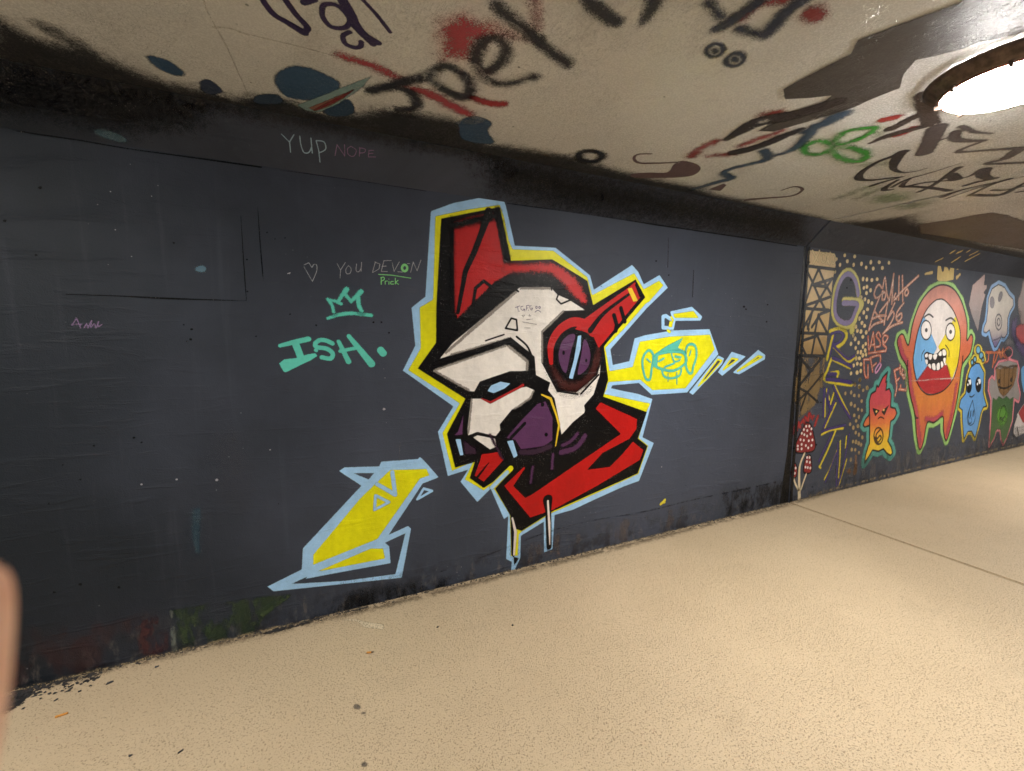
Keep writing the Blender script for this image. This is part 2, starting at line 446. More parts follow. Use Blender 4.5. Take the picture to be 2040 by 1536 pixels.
# ------------------------------------------------------------------ painted shapes: traced outlines laid on the real surfaces
FR = {'A': (780, 370, 3.643), 'B': (780, 720, 3.571), 'C': (520, 880, 4.8), 'D': (1180, 510, 5.297), 'E': (530, 490, 5.688),
      'F': (1540, 460, 4.8), 'G': (1540, 740, 5.486), 'H': (1760, 480, 3.489), 'I': (480, 0, 3.84), 'J': (880, 0, 3.84),
      'K': (1300, 0, 3.84), 'L': (1540, 0, 4.08), 'M': (1540, 200, 4.08), 'N': (1000, 280, 3.4), 'O': (1880, 500, 3.8375),
      'Pp': (0, 380, 3.4), 'Q': (0, 1050, 3.16), 'R': (300, 1100, 3.4), 'Ss': (0, 0, 3.84), 'T': (1640, 560, 8.535),
      'U': (1780, 500, 6.983), 'V': (1780, 660, 6.4), 'X': (1920, 540, 7.68), 'Y': (1640, 280, 5.1), 'Zt': (1000, 590, 15.36),
      'W': (0, 0, 1.0), 'W0': (0, 780, 3.268)}
def src(fr, pts):
    ox, oy, s = FR[fr]
    return [(ox+x/s, oy+y/s) for x, y in pts]
def catmull(pts, closed, n=5):
    P = np.array(pts, float)
    if len(P) < 3: return P
    out = []
    m = len(P)
    for i in range(m if closed else m-1):
        if closed: p0, p1, p2, p3 = P[(i-1) % m], P[i], P[(i+1) % m], P[(i+2) % m]
        else: p0, p1, p2, p3 = P[max(i-1, 0)], P[i], P[i+1], P[min(i+2, m-1)]
        for k in range(n):
            t = k/n
            out.append(0.5*((2*p1)+(-p0+p2)*t+(2*p0-5*p1+4*p2-p3)*t*t+(-p0+3*p1-3*p2+p3)*t**3))
    if not closed: out.append(P[-1])
    return np.array(out)
def P(fr, *rings, s=False):                 # filled outline; further rings are holes; a ring may mix frames
    rs = []
    for r in rings:
        q = src(fr, r) if not isinstance(r[0][0], str) else [p for f, pp in r for p in src(f, pp)]
        rs.append(catmull(q, True, 4) if s else np.array(q, float))
    return ('poly', rs)
def S(fr, pts, wd, closed=False, s=True):   # brush or spray stroke; wd is its width, or a list of widths
    q = src(fr, pts); sc = FR[fr][2]
    ws = [x/sc for x in wd] if isinstance(wd, (list, tuple)) else [wd/sc]*len(q)
    q3 = [(a, b_, c) for (a, b_), c in zip(q, ws)]
    if closed and not s: q3 = q3+[q3[0]]
    if s and len(q3) > 2:
        q3 = catmull(q3, closed, 5)
        if closed: q3 = np.vstack([q3, q3[:1]])
    return ('stroke', np.array(q3, float))
def El(fr, cx, cy, rx, ry, rot=0.0, n=20):
    return P(fr, [(cx+rx*math.cos(t)*math.cos(rot)-ry*math.sin(t)*math.sin(rot), cy+rx*math.cos(t)*math.sin(rot)+ry*math.sin(t)*math.cos(rot)) for t in np.linspace(0, 2*math.pi, n, endpoint=False)])
def EO(fr, cx, cy, rx, ry, wd, rot=0.0, n=16):
    return S(fr, [(cx+rx*math.cos(t)*math.cos(rot)-ry*math.sin(t)*math.sin(rot), cy+rx*math.cos(t)*math.sin(rot)+ry*math.sin(t)*math.cos(rot)) for t in np.linspace(0, 2*math.pi, n, endpoint=False)], wd, closed=True, s=False)

def px_size(pl, px, py):
    a = to_plane(pl, px, py); bx = to_plane(pl, px+1, py)-a; by = to_plane(pl, px, py+1)-a
    return math.sqrt(abs(bx[0]*by[1]-bx[1]*by[0]))
TRIS = [0]
def sheet(name, parent, pl, items, mat, lay=1, feather=2.2, cut=(), cell=None, split=False):
    """a coat of paint: a fine sheet on the surface with its coverage stored per vertex"""
    if split:
        return [sheet(name, parent, pl, [it], mat, lay+0.08*i, feather, cut, cell) for i, it in enumerate(items)][0]
    o, uu, vv, nn, lim = PLANES[pl]
    def conv(items):
        out = []
        for k, d in items:
            if k == 'poly':
                out.append((k, [np.array([to_plane(pl, *p) for p in r]) for r in d]))
            else:
                c = d[:, :2].mean(0); m = px_size(pl, *c)
                out.append((k, np.array([[*to_plane(pl, p[0], p[1]), p[2]*0.5*px_size(pl, p[0], p[1])] for p in d])))
        return out
    allp = np.vstack([np.vstack(d) if k == 'poly' else d[:, :2] for k, d in items])
    mpp = px_size(pl, *allp.mean(0))
    fe = feather*mpp
    A = conv(items); Cc = conv(cut)
    mn = np.array([1e9, 1e9]); mx = -mn
    for k, d in A:
        q = np.vstack(d) if k == 'poly' else d[:, :2]
        r = 0 if k == 'poly' else d[:, 2].max()
        mn = np.minimum(mn, q.min(0)-r); mx = np.maximum(mx, q.max(0)+r)
    h = cell if cell else min(max(1.7*mpp, 0.0016), 0.02)
    mg = fe+2*h
    mn -= mg; mx += mg
    mn[1] = max(mn[1], lim[0]); mx[1] = min(mx[1], lim[1])
    nu = max(2, int(math.ceil((mx[0]-mn[0])/h))+1); nv = max(2, int(math.ceil((mx[1]-mn[1])/h))+1)
    gu = np.linspace(mn[0], mx[0], nu); gv = np.linspace(mn[1], mx[1], nv)
    hu = gu[1]-gu[0]; hv = gv[1]-gv[0]
    cap = mg*2.0
    def window(lo, hi):
        i0 = max(0, int((lo[0]-cap-gu[0])/hu)); i1 = min(nu, int((hi[0]+cap-gu[0])/hu)+2)
        j0 = max(0, int((lo[1]-cap-gv[0])/hv)); j1 = min(nv, int((hi[1]+cap-gv[0])/hv)+2)
        return i0, i1, j0, j1
    def seg(D, a, b_, ra=0.0, rb=0.0):
        rm = max(ra, rb)
        i0, i1, j0, j1 = window(np.minimum(a, b_)-rm, np.maximum(a, b_)+rm)
        if i1 <= i0 or j1 <= j0: return
        U = gu[i0:i1][:, None]-a[0]; V = gv[j0:j1][None, :]-a[1]
        e = b_-a; L = e @ e
        t = np.clip((U*e[0]+V*e[1])/L, 0, 1) if L > 1e-14 else np.zeros((i1-i0, j1-j0))
        d = np.hypot(U-t*e[0], V-t*e[1])-(ra+(rb-ra)*t)
        D[i0:i1, j0:j1] = np.minimum(D[i0:i1, j0:j1], d)
    def field(L):
        T = np.full((nu, nv), cap)
        for k, d in L:
            if k == 'stroke':
                for a, b_ in zip(d[:-1], d[1:]): seg(T, a[:2], b_[:2], a[2], b_[2])
            else:
                D = np.full((nu, nv), cap); ins = np.zeros((nu, nv), bool)
                for r in d:
                    for a, b_ in zip(r, np.roll(r, -1, 0)):
                        seg(D, a, b_)
                        if a[1] == b_[1]: continue
                        y0, y1 = sorted((a[1], b_[1]))
                        j = np.nonzero((gv >= y0) & (gv < y1))[0]
                        if len(j) == 0: continue
                        xs = a[0]+(gv[j]-a[1])/(b_[1]-a[1])*(b_[0]-a[0])
                        ins[:, j] ^= gu[:, None] < xs[None, :]
                T = np.minimum(T, np.where(ins, -D, D))
        return T
    T = field(A)
    if Cc: T = np.maximum(T, -field(Cc))
    cov = 0.5-T/fe
    keepv = cov > -0.6
    kc = keepv[:-1, :-1] | keepv[1:, :-1] | keepv[:-1, 1:] | keepv[1:, 1:]
    ii, jj = np.nonzero(kc)
    if len(ii) == 0: return None
    idx = np.arange(nu*nv).reshape(nu, nv)
    q = np.stack([idx[ii, jj], idx[ii+1, jj], idx[ii+1, jj+1], idx[ii, jj+1]], 1)
    used, inv = np.unique(q, return_inverse=True); q = inv.reshape(-1, 4)
    pu = gu[used//nv]; pv = gv[used % nv]
    co = o[None]+pu[:, None]*uu[None]+pv[:, None]*vv[None]+nn[None]*(0.0007*lay)
    if np.cross(uu, vv) @ nn < 0: q = q[:, ::-1]
    me = bpy.data.meshes.new(name)
    me.vertices.add(len(co)); me.vertices.foreach_set('co', co.astype(np.float32).ravel())
    nq = len(q); TRIS[0] += 2*nq
    me.loops.add(nq*4); me.loops.foreach_set('vertex_index', q.astype(np.int32).ravel())
    me.polygons.add(nq); me.polygons.foreach_set('loop_start', np.arange(0, nq*4, 4, dtype=np.int32))
    at = me.attributes.new('cov', 'FLOAT', 'POINT')
    at.data.foreach_set('value', np.clip(cov.ravel()[used], -2, 3).astype(np.float32))
    me.update(calc_edges=True)
    ob = link_mesh(name, me, mat, parent)
    if not mat.get('thin'):      # fully covered cells need no see-through shader
        solid = (np.clip(cov.ravel()[used], -2, 3)[q].min(1) > 2.0)
        me.materials.append(SOLID[mat.name])
        me.polygons.foreach_set('material_index', solid.astype(np.int32))
    return ob
def base_of(pl, px, py, dist=0.001):
    o, u, v, n, lim = PLANES[pl]
    a, b_ = to_plane(pl, px, py)
    return tuple(o+a*u+b_*v+n*dist)
def art(name, pl, px, py, label, cat, group=None):
    return empty(name, base_of(pl, px, py), label, cat, group)
# ------------------------------------------------------------------ colours of the spray cans
BLUE, YEL, BLK, RED, WHT = (160, 202, 238), (226, 222, 8), (13, 12, 13), (180, 14, 12), (234, 228, 220)
PUR, DPUR, GREY, TEAL = (88, 48, 88), (48, 26, 46), (140, 132, 124), (98, 204, 186)
pm = paint_mat

# ------------------------------------------------------------------ the large mural: helmeted masked head
mu = art('masked_head_mural', 'wall', 1050, 1050, 'large red white and black mural of a helmeted masked head outlined in yellow and blue', 'mural')
blue_ring = [('A', [(285,185),(450,125),(640,88),(805,80),(830,150),(862,290),(895,435),(1190,450),(1440,650),(1468,755),(1745,575),(1790,625),(1830,715),(1945,648),(2005,740),(1850,890)]),
    ('D', [(540,590),(190,985),(215,1150),(390,1110),(445,870),(560,835),(850,785),(1235,772),(1330,1035),(1000,1440),(625,1465),(490,1340),(210,1365),(198,1395),(330,1425),(480,1455)]),
    ('B', [(1855,268),(1785,540),(1865,580),(1760,850),(1650,890),(1450,980),(1290,1055),(1160,1092),(1145,1335),(1085,1360),(1083,1140),(920,1240),(915,1400),(872,1490),(850,1490),(855,1425),(815,1405),(830,1100),(800,1122),(705,905),(610,1000),(490,855),(545,770),(400,815),(330,500),(440,320),(80,65)]),
    ('A', [(172,1160),(145,885),(245,805)])]
yel_ring = [('A', [(318,222),(560,172),(785,140),(815,230),(850,400),(878,462),(1172,472),(1420,665),(1455,795),(1760,635),(1830,752),(1940,690),(1972,722),(1870,840)]),
    ('D', [(560,505),(330,770),(135,970),(182,1215),(425,1170),(500,905),(820,850),(1240,830),(1290,985),(980,1395),(635,1415),(505,1305),(165,1330),(150,1400)]),
    ('B', [(1512,232),(1840,300),(1812,358),(1757,545),(1825,600),(1755,800),(1560,890),(1250,1030),(1150,1072),(1090,1108),(925,1210),(905,1230),(897,1380),(850,1385),(842,1090),(722,898),(860,748),(870,745),(655,917),(522,838),(582,712),(430,777),(362,510),(485,298),(120,62)]),
    ('A', [(212,1180),(205,885),(302,825)])]
blk_ring = [('A', [(360,240),(785,155),(805,250),(865,545),(1165,535),(1420,690),(1462,866),(1770,680),(1840,810),(1540,1165)]),
    ('B', [(1540,130),(1505,250),(1815,360),(1752,548),(1820,602),(1750,797),(1145,1066),(925,1205),(885,1190),(872,1390),(905,1400),(872,1450),(868,1395),(852,1375),(845,1095),(735,905),(870,760),(655,900),(555,830),(592,715),(452,755),(393,515),(525,265),(185,50)]),
    ('A', [(322,1140),(325,860)])]
sheet('blue_outline', mu, 'wall', [P('A', blue_ring)], pm(BLUE, speckle=.35), 1, 2.6, cell=0.0062)
sheet('yellow_outline', mu, 'wall', [P('A', yel_ring)], pm(YEL, speckle=.35), 2, 2.4, cell=0.0062)
blk = sheet('black_body', mu, 'wall', [P('A', blk_ring)], pm(BLK, rough=.36, speckle=.35), 3, 2.2, cell=0.0062)
crest = sheet('red_crest', mu, 'wall', [P('A', [(450,260),(560,225),(740,190),(770,330),(812,560),(850,585),(880,600),(880,625),(850,640),(745,700),(640,800),(480,958),(455,900),(448,500)])], pm(RED, speckle=.9), 4, 6)
sheet('helmet_band', crest, 'wall', [S('A', [(830,600),(1000,598),(1160,602),(1280,685),(1350,770),(1400,840)], [56, 52, 62, 84, 76, 30])], pm((186, 22, 20), speckle=1.3), 4.3, 11)
sheet('crest_shading', crest, 'wall', [S('A', [(435,292),(590,255),(745,222)], 58), S('A', [(770,170),(800,330),(840,520)], 34), S('A', [(440,240),(438,560),(445,900)], 26)], pm(BLK, rough=.36, speckle=.9), 5, 14)
sheet('crest_line', crest, 'wall', [S('A', [(705,190),(650,350),(600,480),(535,620),(480,920)], [60, 45, 42, 38, 26], s=False), S('A', [(590,870),(608,745),(668,692),(740,748)], 24, s=False)], pm(BLK, rough=.36), 6, 3)
head = sheet('white_forehead', mu, 'wall', [P('A', [('A', [(350,1255),(445,1140),(900,765),(930,738),(1155,738),(1200,790),(1290,830),(1400,902),(1245,908),(1087,1055),(1087,1283),(1195,1490),(1340,1500),(1490,1375),(1516,1290)]), ('B', [(1478,100),(1435,235),(1385,300),(1370,365),(1290,430),(1208,520),(1190,420),(1158,262),(1112,205),(1128,150)]), ('A', [(1045,1372),(1030,1250),(862,1112),(450,1222)])])], pm(WHT, rough=.4, speckle=.3), 4, 2.2)
brow = sheet('white_brow', mu, 'wall', [P('A', [(300,1340),(830,1155),(990,1280),(985,1340),(940,1345),(860,1345),(640,1420),(600,1492),(560,1490)])], pm(WHT, rough=.4, speckle=.3), 4, 2.2)
cheek = sheet('white_cheek', mu, 'wall', [P('B', [(565,265),(640,265),(700,300),(900,190),(960,180),(1015,205),(985,260),(870,340),(780,440),(780,480),(740,530),(610,500),(545,525),(540,480)])], pm(WHT, rough=.4, speckle=.3), 4, 2.2)
sheet('white_snout', mu, 'wall', [P('B', [(580,540),(610,525),(735,550),(745,605),(700,625),(600,555)])], pm(WHT, rough=.4, speckle=.3), 4, 2)
sheet('grey_brushwork', head, 'wall', [S('A', [(395,1212),(650,985),(900,772)], [16, 22, 16]), S('A', [(1092,1060),(1245,912)], 14, s=False), S('A', [(935,745),(1150,745)], 14, s=False), S('A', [(1092,1060),(1092,1280)], 12, s=False), S('A', [(430,1225),(860,1105)], 10, s=False), S('A', [(310,1338),(830,1160)], 12, s=False), S('A', [(850,1165),(985,1275),(982,1335)], 18, s=False), S('A', [(310,1345),(560,1485)], 14, s=False),
    S('B', [(570,270),(545,510)], 12, s=False), S('B', [(1010,210),(985,262),(870,340)], 12, s=False)], pm(GREY, speckle=1.0), 5, 4)
sheet('black_linework', head, 'wall', [S('A', [(310,1292),(860,1120),(1020,1250),(1032,1380)], [26, 36, 36, 32], s=False), S('A', [(867,962),(905,972),(912,1050),(825,1035)], 13, True, s=False), S('A', [(1212,780),(1195,825),(1228,858),(1300,828)], 12, s=False),
    S('A', [(680,1125),(815,1080)], 11, s=False), S('A', [(905,1095),(978,1158),(1012,1225)], 14), S('A', [(1202,1490),(1350,1512)], 13, s=False), S('A', [(1372,1510),(1500,1372)], 13, s=False), S('B', [(1392,372),(1378,315),(1440,245)], 22, s=False),
    S('A', [(890,745),(918,768)], 14, s=False), S('A', [(1157,735),(1160,758)], 10, s=False)], pm(BLK, rough=.36, speckle=.3), 6, 1.8)
sheet('cheek_line', cheek, 'wall', [S('B', [(782,510),(775,450),(858,348),(905,345)], 15, s=False)], pm(BLK, rough=.36, speckle=.3), 6, 1.8)
sheet('ear_shading', mu, 'wall', [S('A', [(1155,1300),(1235,1430),(1330,1460),(1430,1400),(1490,1260),(1500,1180)], [20, 55, 60, 60, 50, 30])], pm((62, 22, 18), rough=.36, speckle=1.2), 4, 12)
ear = sheet('red_ear_cup', mu, 'wall', [P('A', [(1390,972),(1560,850),(1700,752),(1765,700),(1805,810),(1600,1060),(1502,1178),(1465,1100),(1425,1085),(1330,1040)]), S('A', [(1157,1285),(1155,1160),(1212,1052),(1310,990),(1400,1000)], [30, 52, 58, 62, 60])], pm(RED, speckle=.5), 5, 3)
sheet('ear_linework', ear, 'wall', [S('A', [(1440,1050),(1540,925),(1700,803),(1742,775)], [40, 26, 18, 8]), S('A', [(1612,942),(1632,1010),(1625,1050)], 32, s=False), S('A', [(1662,890),(1690,985)], 30, s=False), S('A', [(1770,720),(1800,800)], 14, s=False), EO('A', 1325, 1230, 128, 170, 20), S('A', [(1330,1060),(1420,1090),(1460,1180)], 30)], pm(BLK, rough=.36), 6, 2.4)
sheet('antenna_band', ear, 'wall', [P('A', [(1708,747),(1740,740),(1785,835),(1752,842)])], pm((226, 190, 40), speckle=.3), 7, 1.6)
lens = sheet('purple_ear_lens', mu, 'wall', [P('A', [(1210,1230),(1235,1130),(1290,1072),(1332,1090),(1300,1200),(1265,1360),(1230,1320)], s=True), P('A', [(1398,1110),(1440,1200),(1430,1310),(1350,1372),(1372,1240)], s=True)], pm(PUR, speckle=.4), 5, 2, split=True)
sheet('blue_glint', lens, 'wall', [P('A', [(1350,1090),(1374,1085),(1370,1180),(1312,1402),(1285,1395),(1322,1260)])], pm(BLUE, speckle=.3), 7, 1.6)
sheet('lens_dot', lens, 'wall', [El('A', 1246, 1212, 9, 16), El('A', 1410, 1268, 8, 12)], pm(BLK), 7, 1.4, split=True)
sheet('blue_eye', mu, 'wall', [P('A', [(695,1490),(720,1450),(790,1422),(860,1435),(820,1470),(740,1505)])], pm(BLUE, speckle=.3), 5, 1.6)
sheet('red_eye_line', mu, 'wall', [S('B', [(640,264),(703,292),(900,188),(932,168)], [10, 16, 16, 22], s=False)], pm((160, 30, 30), speckle=.6), 5, 2.2)
mask = sheet('purple_respirator', mu, 'wall', [P('B', [(1040,300),(1095,283),(1145,400),(1142,560),(1085,602),(920,625),(880,560),(815,545),(860,490),(940,400)]), P('B', [(445,525),(472,500),(510,380),(503,522)])], pm(PUR, speckle=.5), 4, 2.4, split=True)
sheet('respirator_shading', mask, 'wall', [S('B', [(920,645),(1020,640),(1125,605)], 40), P('B', [(512,560),(600,622),(600,660),(522,662)]), S('B', [(700,520),(760,640),(790,690)], 18)], pm(DPUR, speckle=1.0), 5, 5, split=True)
sheet('respirator_linework', mask, 'wall', [S('B', [(848,542),(946,440)], 22, s=False), El('B', 1072, 305, 12, 16), El('B', 1098, 520, 12, 14)], pm(BLK, rough=.36), 6, 2, split=True)
sheet('yellow_strap', mask, 'wall', [S('B', [(1065,235),(1130,265),(1170,380),(1190,450),(1165,600)], [10, 18, 14, 16, 8], s=False)], pm((226, 190, 40), speckle=.4), 6, 1.8)
sheet('blue_valve', mask, 'wall', [P('B', [(453,552),(490,552),(510,665),(487,668)]), P('B', [(820,567),(862,560),(895,670),(868,686)])], pm(BLUE, speckle=.3), 6, 1.8, split=True)
lips = sheet('red_lips', mu, 'wall', [P('B', [(640,660),(690,655),(770,640),(795,700),(655,855),(590,812),(630,700)])], pm(RED, speckle=.4), 4, 2.4)
sheet('lip_line', lips, 'wall', [S('B', [(610,822),(655,765),(692,718)], [18, 14, 6], s=False)], pm(BLK, rough=.36), 5, 2)
collar = sheet('red_collar', mu, 'wall', [P('B', [(1450,335),(1485,290),(1745,410),(1740,480),(1690,550),(1500,650),(1390,770),(1550,750),(1640,660),(1715,570),(1790,630),(1765,700),(1450,890),(1145,1055),(985,1110),(800,885),(940,750),(950,757),(865,885),(950,970),(1000,945),(1630,515)])], pm(RED, speckle=.4), 4, 2.8)
sheet('neck_ridge', mu, 'wall', [S('B', [(1205,645),(1310,612),(1375,530)], 36), S('B', [(1215,595),(1270,570),(1320,515)], 26), S('B', [(1003,748),(990,860)], 18, s=False), S('B', [(1147,660),(1140,760)], 20, s=False)], pm((74, 40, 74), speckle=.9), 4, 4, split=True)
st = sheet('black_drawstring', mu, 'wall', [S('B', [(1110,985),(1113,1060),(1120,1318)], [72, 44, 36], s=False)], pm(BLK, rough=.36), 5, 2.6)
sheet('white_drawstring', mu, 'wall', [S('B', [(1110,992),(1120,1150),(1124,1300)], [14, 17, 8], s=False), S('B', [(857,1112),(880,1210),(870,1372)], [12, 20, 14], s=False)], pm((226, 214, 206), speckle=.4), 6, 1.6, split=True)
sheet('chin_stripe', mu, 'wall', [S('B', [(845,762),(715,890)], 40, s=False)], pm(YEL, speckle=.3), 5, 2)
sheet('chin_stripe', mu, 'wall', [S('B', [(820,788),(712,895)], 30, s=False)], pm(BLUE, speckle=.3), 6, 2)
tg = sheet('marker_initials', head, 'wall', [S('Zt', p, 17, s=False) for p in ([(400,350),(535,300)],[(470,330),(490,470)],[(635,310),(570,320),(570,400),(630,440),(690,400),(640,395)],[(690,400),(690,460)],[(740,300),(735,430)],[(735,295),(830,280)],[(740,370),(790,360)],[(890,290),(835,310),(850,390),(900,430),(930,370),(880,370)],[(800,420),(805,440)],[(525,455),(530,470)])]
    + [EO('Zt', 1045, 345, 24, 36, 20), EO('Zt', 1140, 345, 24, 32, 20), S('Zt', [(1000,490),(1090,435),(1175,490)], 20)], pm((110, 96, 136), speckle=.3, opacity=.85), 7, 1.0, cell=0.0024)
sheet('faint_scribble', head, 'wall', [S('Zt', p, 20, s=False) for p in ([(600,590),(680,580),(650,640),(610,600)],[(830,560),(850,640)],[(800,600),(880,600)],[(740,720),(930,700)],[(620,790),(960,850),(1050,865)],[(680,970),(850,975)])], pm((150, 140, 134), speckle=.8, opacity=.6), 7, 1.4, cell=0.0024)

# speech-bubble panel beside the ear with its teal face, belongs to the same outline but was painted as a scene of its own
fc = art('bubble_face', 'wall', 1330, 750, 'small teal big-eared cartoon face painted in the yellow bubble beside the mural', 'graffiti')
sheet('hair_tuft', fc, 'wall', [P('D', [(640,1045),(780,950),(955,860),(935,900),(900,968),(985,1010),(985,1060),(940,1015),(830,1005),(700,1035),(650,1080)])], pm((86, 184, 166), speckle=.35), 5, 1.6)
for pts in ([(610,1000),(640,1060),(622,1200),(605,1300),(560,1290),(530,1180),(530,1080),(570,1010)], [(990,970),(1030,930),(1085,955),(1095,1060),(1062,1170),(1050,1230),(1020,1235),(990,1180),(982,1090)]):
    sheet('ear', fc, 'wall', [S('D', pts, 24, True)], pm((86, 184, 166), speckle=.35), 5, 1.6)
sheet('face_line', fc, 'wall', [S('D', [(652,1085),(700,1035),(830,1010),(950,1020),(990,1090),(960,1150),(850,1210),(720,1190),(652,1150)], 24, True), P('D', [(640,1060),(690,1050),(680,1180),(640,1170)]), S('D', [(700,1110),(750,1080)], 20), S('D', [(872,1060),(930,1070)], 22), S('D', [(830,1030),(862,1112),(920,1100)], 16), S('D', [(760,1172),(860,1132)], 18),
    S('D', [(730,1205),(755,1270),(830,1290),(915,1262),(935,1200)], 20), S('D', [(795,1240),(795,1322)], 10, s=False), S('D', [(888,1230),(888,1352)], 12, s=False), S('D', [(570,1085),(610,1120)], 16), S('D', [(1036,1000),(1020,1050)], 14)], pm((86, 184, 166), speckle=.35), 6, 1.6)
# small blue and yellow marks around the bubble
o_ = art('flag_mark', 'wall', 1340, 655, 'little yellow flag with pale blue edge floating above the bubble face', 'graffiti')
sheet('blue_edge', o_, 'wall', [P('D', [(820,585),(1050,535),(1160,640),(1140,682),(870,685),(835,640)]), S('D', [(745,640),(775,632),(860,690),(845,765),(745,755)], 36, True, s=False)], pm(BLUE, speckle=.4), 1, 2)
sheet('yellow_fill', o_, 'wall', [P('D', [(850,612),(1065,580),(1120,652),(870,652)]), P('D', [(818,680),(850,700),(838,752),(802,748)]), S('D', [(832,645),(850,680)], 22), S('D', [(795,785),(815,800)], 26)], pm(YEL, speckle=.4), 2, 2)
for nm, lab, outer, hole in (('slash_mark', 'longest yellow-lined blue slash touching the corner of the bubble', [(1330,1050),(1390,1080),(1370,1140),(1060,1465),(1020,1440)], [(1322,1090),(1365,1105),(1200,1300),(1120,1370),(1190,1265)]),
                             ('slash_mark', 'short wedge-shaped blue and yellow slash, middle one of three beside the bubble', [(1470,1010),(1620,1060),(1370,1265),(1325,1225)], [(1470,1080),(1535,1090),(1380,1200)]),
                             ('slash_mark', 'blue and yellow slash farthest from the bubble, nearest the wall joint', [(1750,990),(1825,1045),(1820,1090),(1550,1250),(1480,1230)], [(1750,1055),(1790,1065),(1530,1215)])):
    o_ = art(nm, 'wall', *src('D', [outer[3]])[0], lab, 'graffiti')
    sheet('blue_edge', o_, 'wall', [P('D', outer, hole)], pm(BLUE, speckle=.4), 1, 1.8)
    sheet('yellow_line', o_, 'wall', [S('D', hole, 16, True, s=False)], pm(YEL, speckle=.4), 2, 1.8)

# ------------------------------------------------------------------ the arrow under the signature
ar = art('arrow_mural', 'wall', 690, 1170, 'jagged yellow arrow shape with pale blue outline near the wall foot', 'graffiti')
ab = sheet('blue_outline', ar, 'wall', [P('C', [(60,1385),(390,1220),(400,1020),(960,420),(745,280),(800,245),(1130,235),(1150,190),(1500,165),(1520,145),(1550,170),(1700,340),(1545,400),(1220,890),(1405,805),(1435,830),(1345,1300),(120,1430)], [(880,300),(1080,300),(1030,360)],
    [(290,1360),(440,1290),(430,1310),(700,1258),(1240,1160),(1225,1000),(1185,965),(1380,875),(1285,1265),(800,1330)])], pm(BLUE, speckle=.45), 1, 2.6, cell=0.0055)
sheet('yellow_fill', ar, 'wall', [P('C', [(500,1080),(950,540),(1235,270),(1580,260),(1610,320),(1520,350),(1110,930),(500,1175)]), P('C', [(540,1240),(1050,1020),(1165,1020),(1185,1115)])], pm(YEL, speckle=.45), 2, 2.4)
sheet('blue_triangle', ar, 'wall', [S('C', [(1110,405),(1282,505),(1255,290)], 38, s=False)], pm(BLUE, speckle=.45), 3, 2.2)
sheet('blue_triangle', ar, 'wall', [S('C', [(1095,512),(1225,577),(1085,650)], 26, True, s=False)], pm(BLUE, speckle=.45), 3, 2.2)
tag(sheet('triangle_mark', None, 'wall', [S('C', [(1555,447),(1635,470),(1495,550)], 24, True, s=False)], pm(BLUE, speckle=.5), 1, 2), 'tiny pale blue open triangle between the arrow and the mural', 'graffiti')

# ------------------------------------------------------------------ signature, crown and marker writing
sg = art('signature', 'wall', 650, 745, 'turquoise sprayed letters reading ISH with a full stop', 'graffiti')
sheet('letter', sg, 'wall', [S('E', [(160,1130),(320,1090),(480,1055)], [44, 60, 62]), S('E', [(335,1110),(405,1290)], 80, s=False), P('E', [(148,1330),(205,1285),(340,1270),(480,1225),(560,1215),(582,1245),(500,1300),(400,1345),(230,1430),(200,1425)])], pm(TEAL, speckle=.45), 1, 3)
sheet('letter', sg, 'wall', [S('E', [(752,1105),(680,1072),(610,1068),(560,1105),(575,1145),(690,1165),(755,1220),(730,1275),(632,1262)], 52), S('E', [(560,1180),(572,1190)], 34)], pm(TEAL, speckle=.45), 1, 3)
sheet('letter', sg, 'wall', [S('E', [(822,1082),(935,1310)], [46, 62], s=False), S('E', [(938,1022),(1060,1170),(1195,1335)], [50, 66, 84], s=False), S('E', [(840,1192),(1040,1152)], 42, s=False)], pm(TEAL, speckle=.45), 1, 3)
sheet('full_stop', sg, 'wall', [S('E', [(1298,1182),(1326,1214)], 84, s=False)], pm(TEAL, speckle=.45), 1, 3)
cr = art('crown_tag', 'wall', 690, 632, 'turquoise sprayed three-point crown above the signature', 'graffiti')
sheet('crown_points', cr, 'wall', [S('E', [(765,748),(745,665),(700,605)], 38), S('E', [(700,605),(780,625),(850,655)], [26, 36, 40]), S('E', [(820,632),(862,560),(912,492)], [40, 50, 64], s=False), S('E', [(890,545),(965,628)], 42, s=False), S('E', [(972,620),(1075,518)], [40, 60], s=False), S('E', [(1045,585),(1050,660),(1082,738)], [42, 50, 44])], pm(TEAL, speckle=.7), 1, 5)
sheet('crown_base', cr, 'wall', [S('E', [(700,818),(850,775),(1000,765),(1190,787)], [36, 44, 42, 46])], pm(TEAL, speckle=.7), 1, 4.5)
MK = pm((168, 170, 176), speckle=.5, opacity=.85)
def marker(fr, name, strokes, wd, mat, label, pl='wall', lay=1, fe=1.5):
    o = sheet(name, None, pl, [S(fr, p, wd, s=len(p) > 3) for p in strokes], mat, lay, fe, cell=0.0032)
    return tag(o, label, 'graffiti')
marker('E', 'heart_scribble', [[(430,235),(525,402)], [(525,402),(572,290),(575,220),(545,208),(520,245)], [(520,245),(485,190),(430,215)]], 9, MK, 'thin chalky heart outline left of the word YOU')
marker('E', 'marker_word', [[(805,200),(842,270)], [(900,185),(845,272),(838,365)], [(935,222),(965,260),(950,310),(912,312),(905,262),(935,222)], [(1027,200),(1020,270),(1042,295),(1075,258),(1082,185)], [(1080,260),(1076,290)]], 9, MK, 'thin chalky letters reading YOU on the dark wall')
nm = art('marker_name', 'wall', 790, 545, 'thin chalky name DEVON with its O filled in green', 'graffiti')
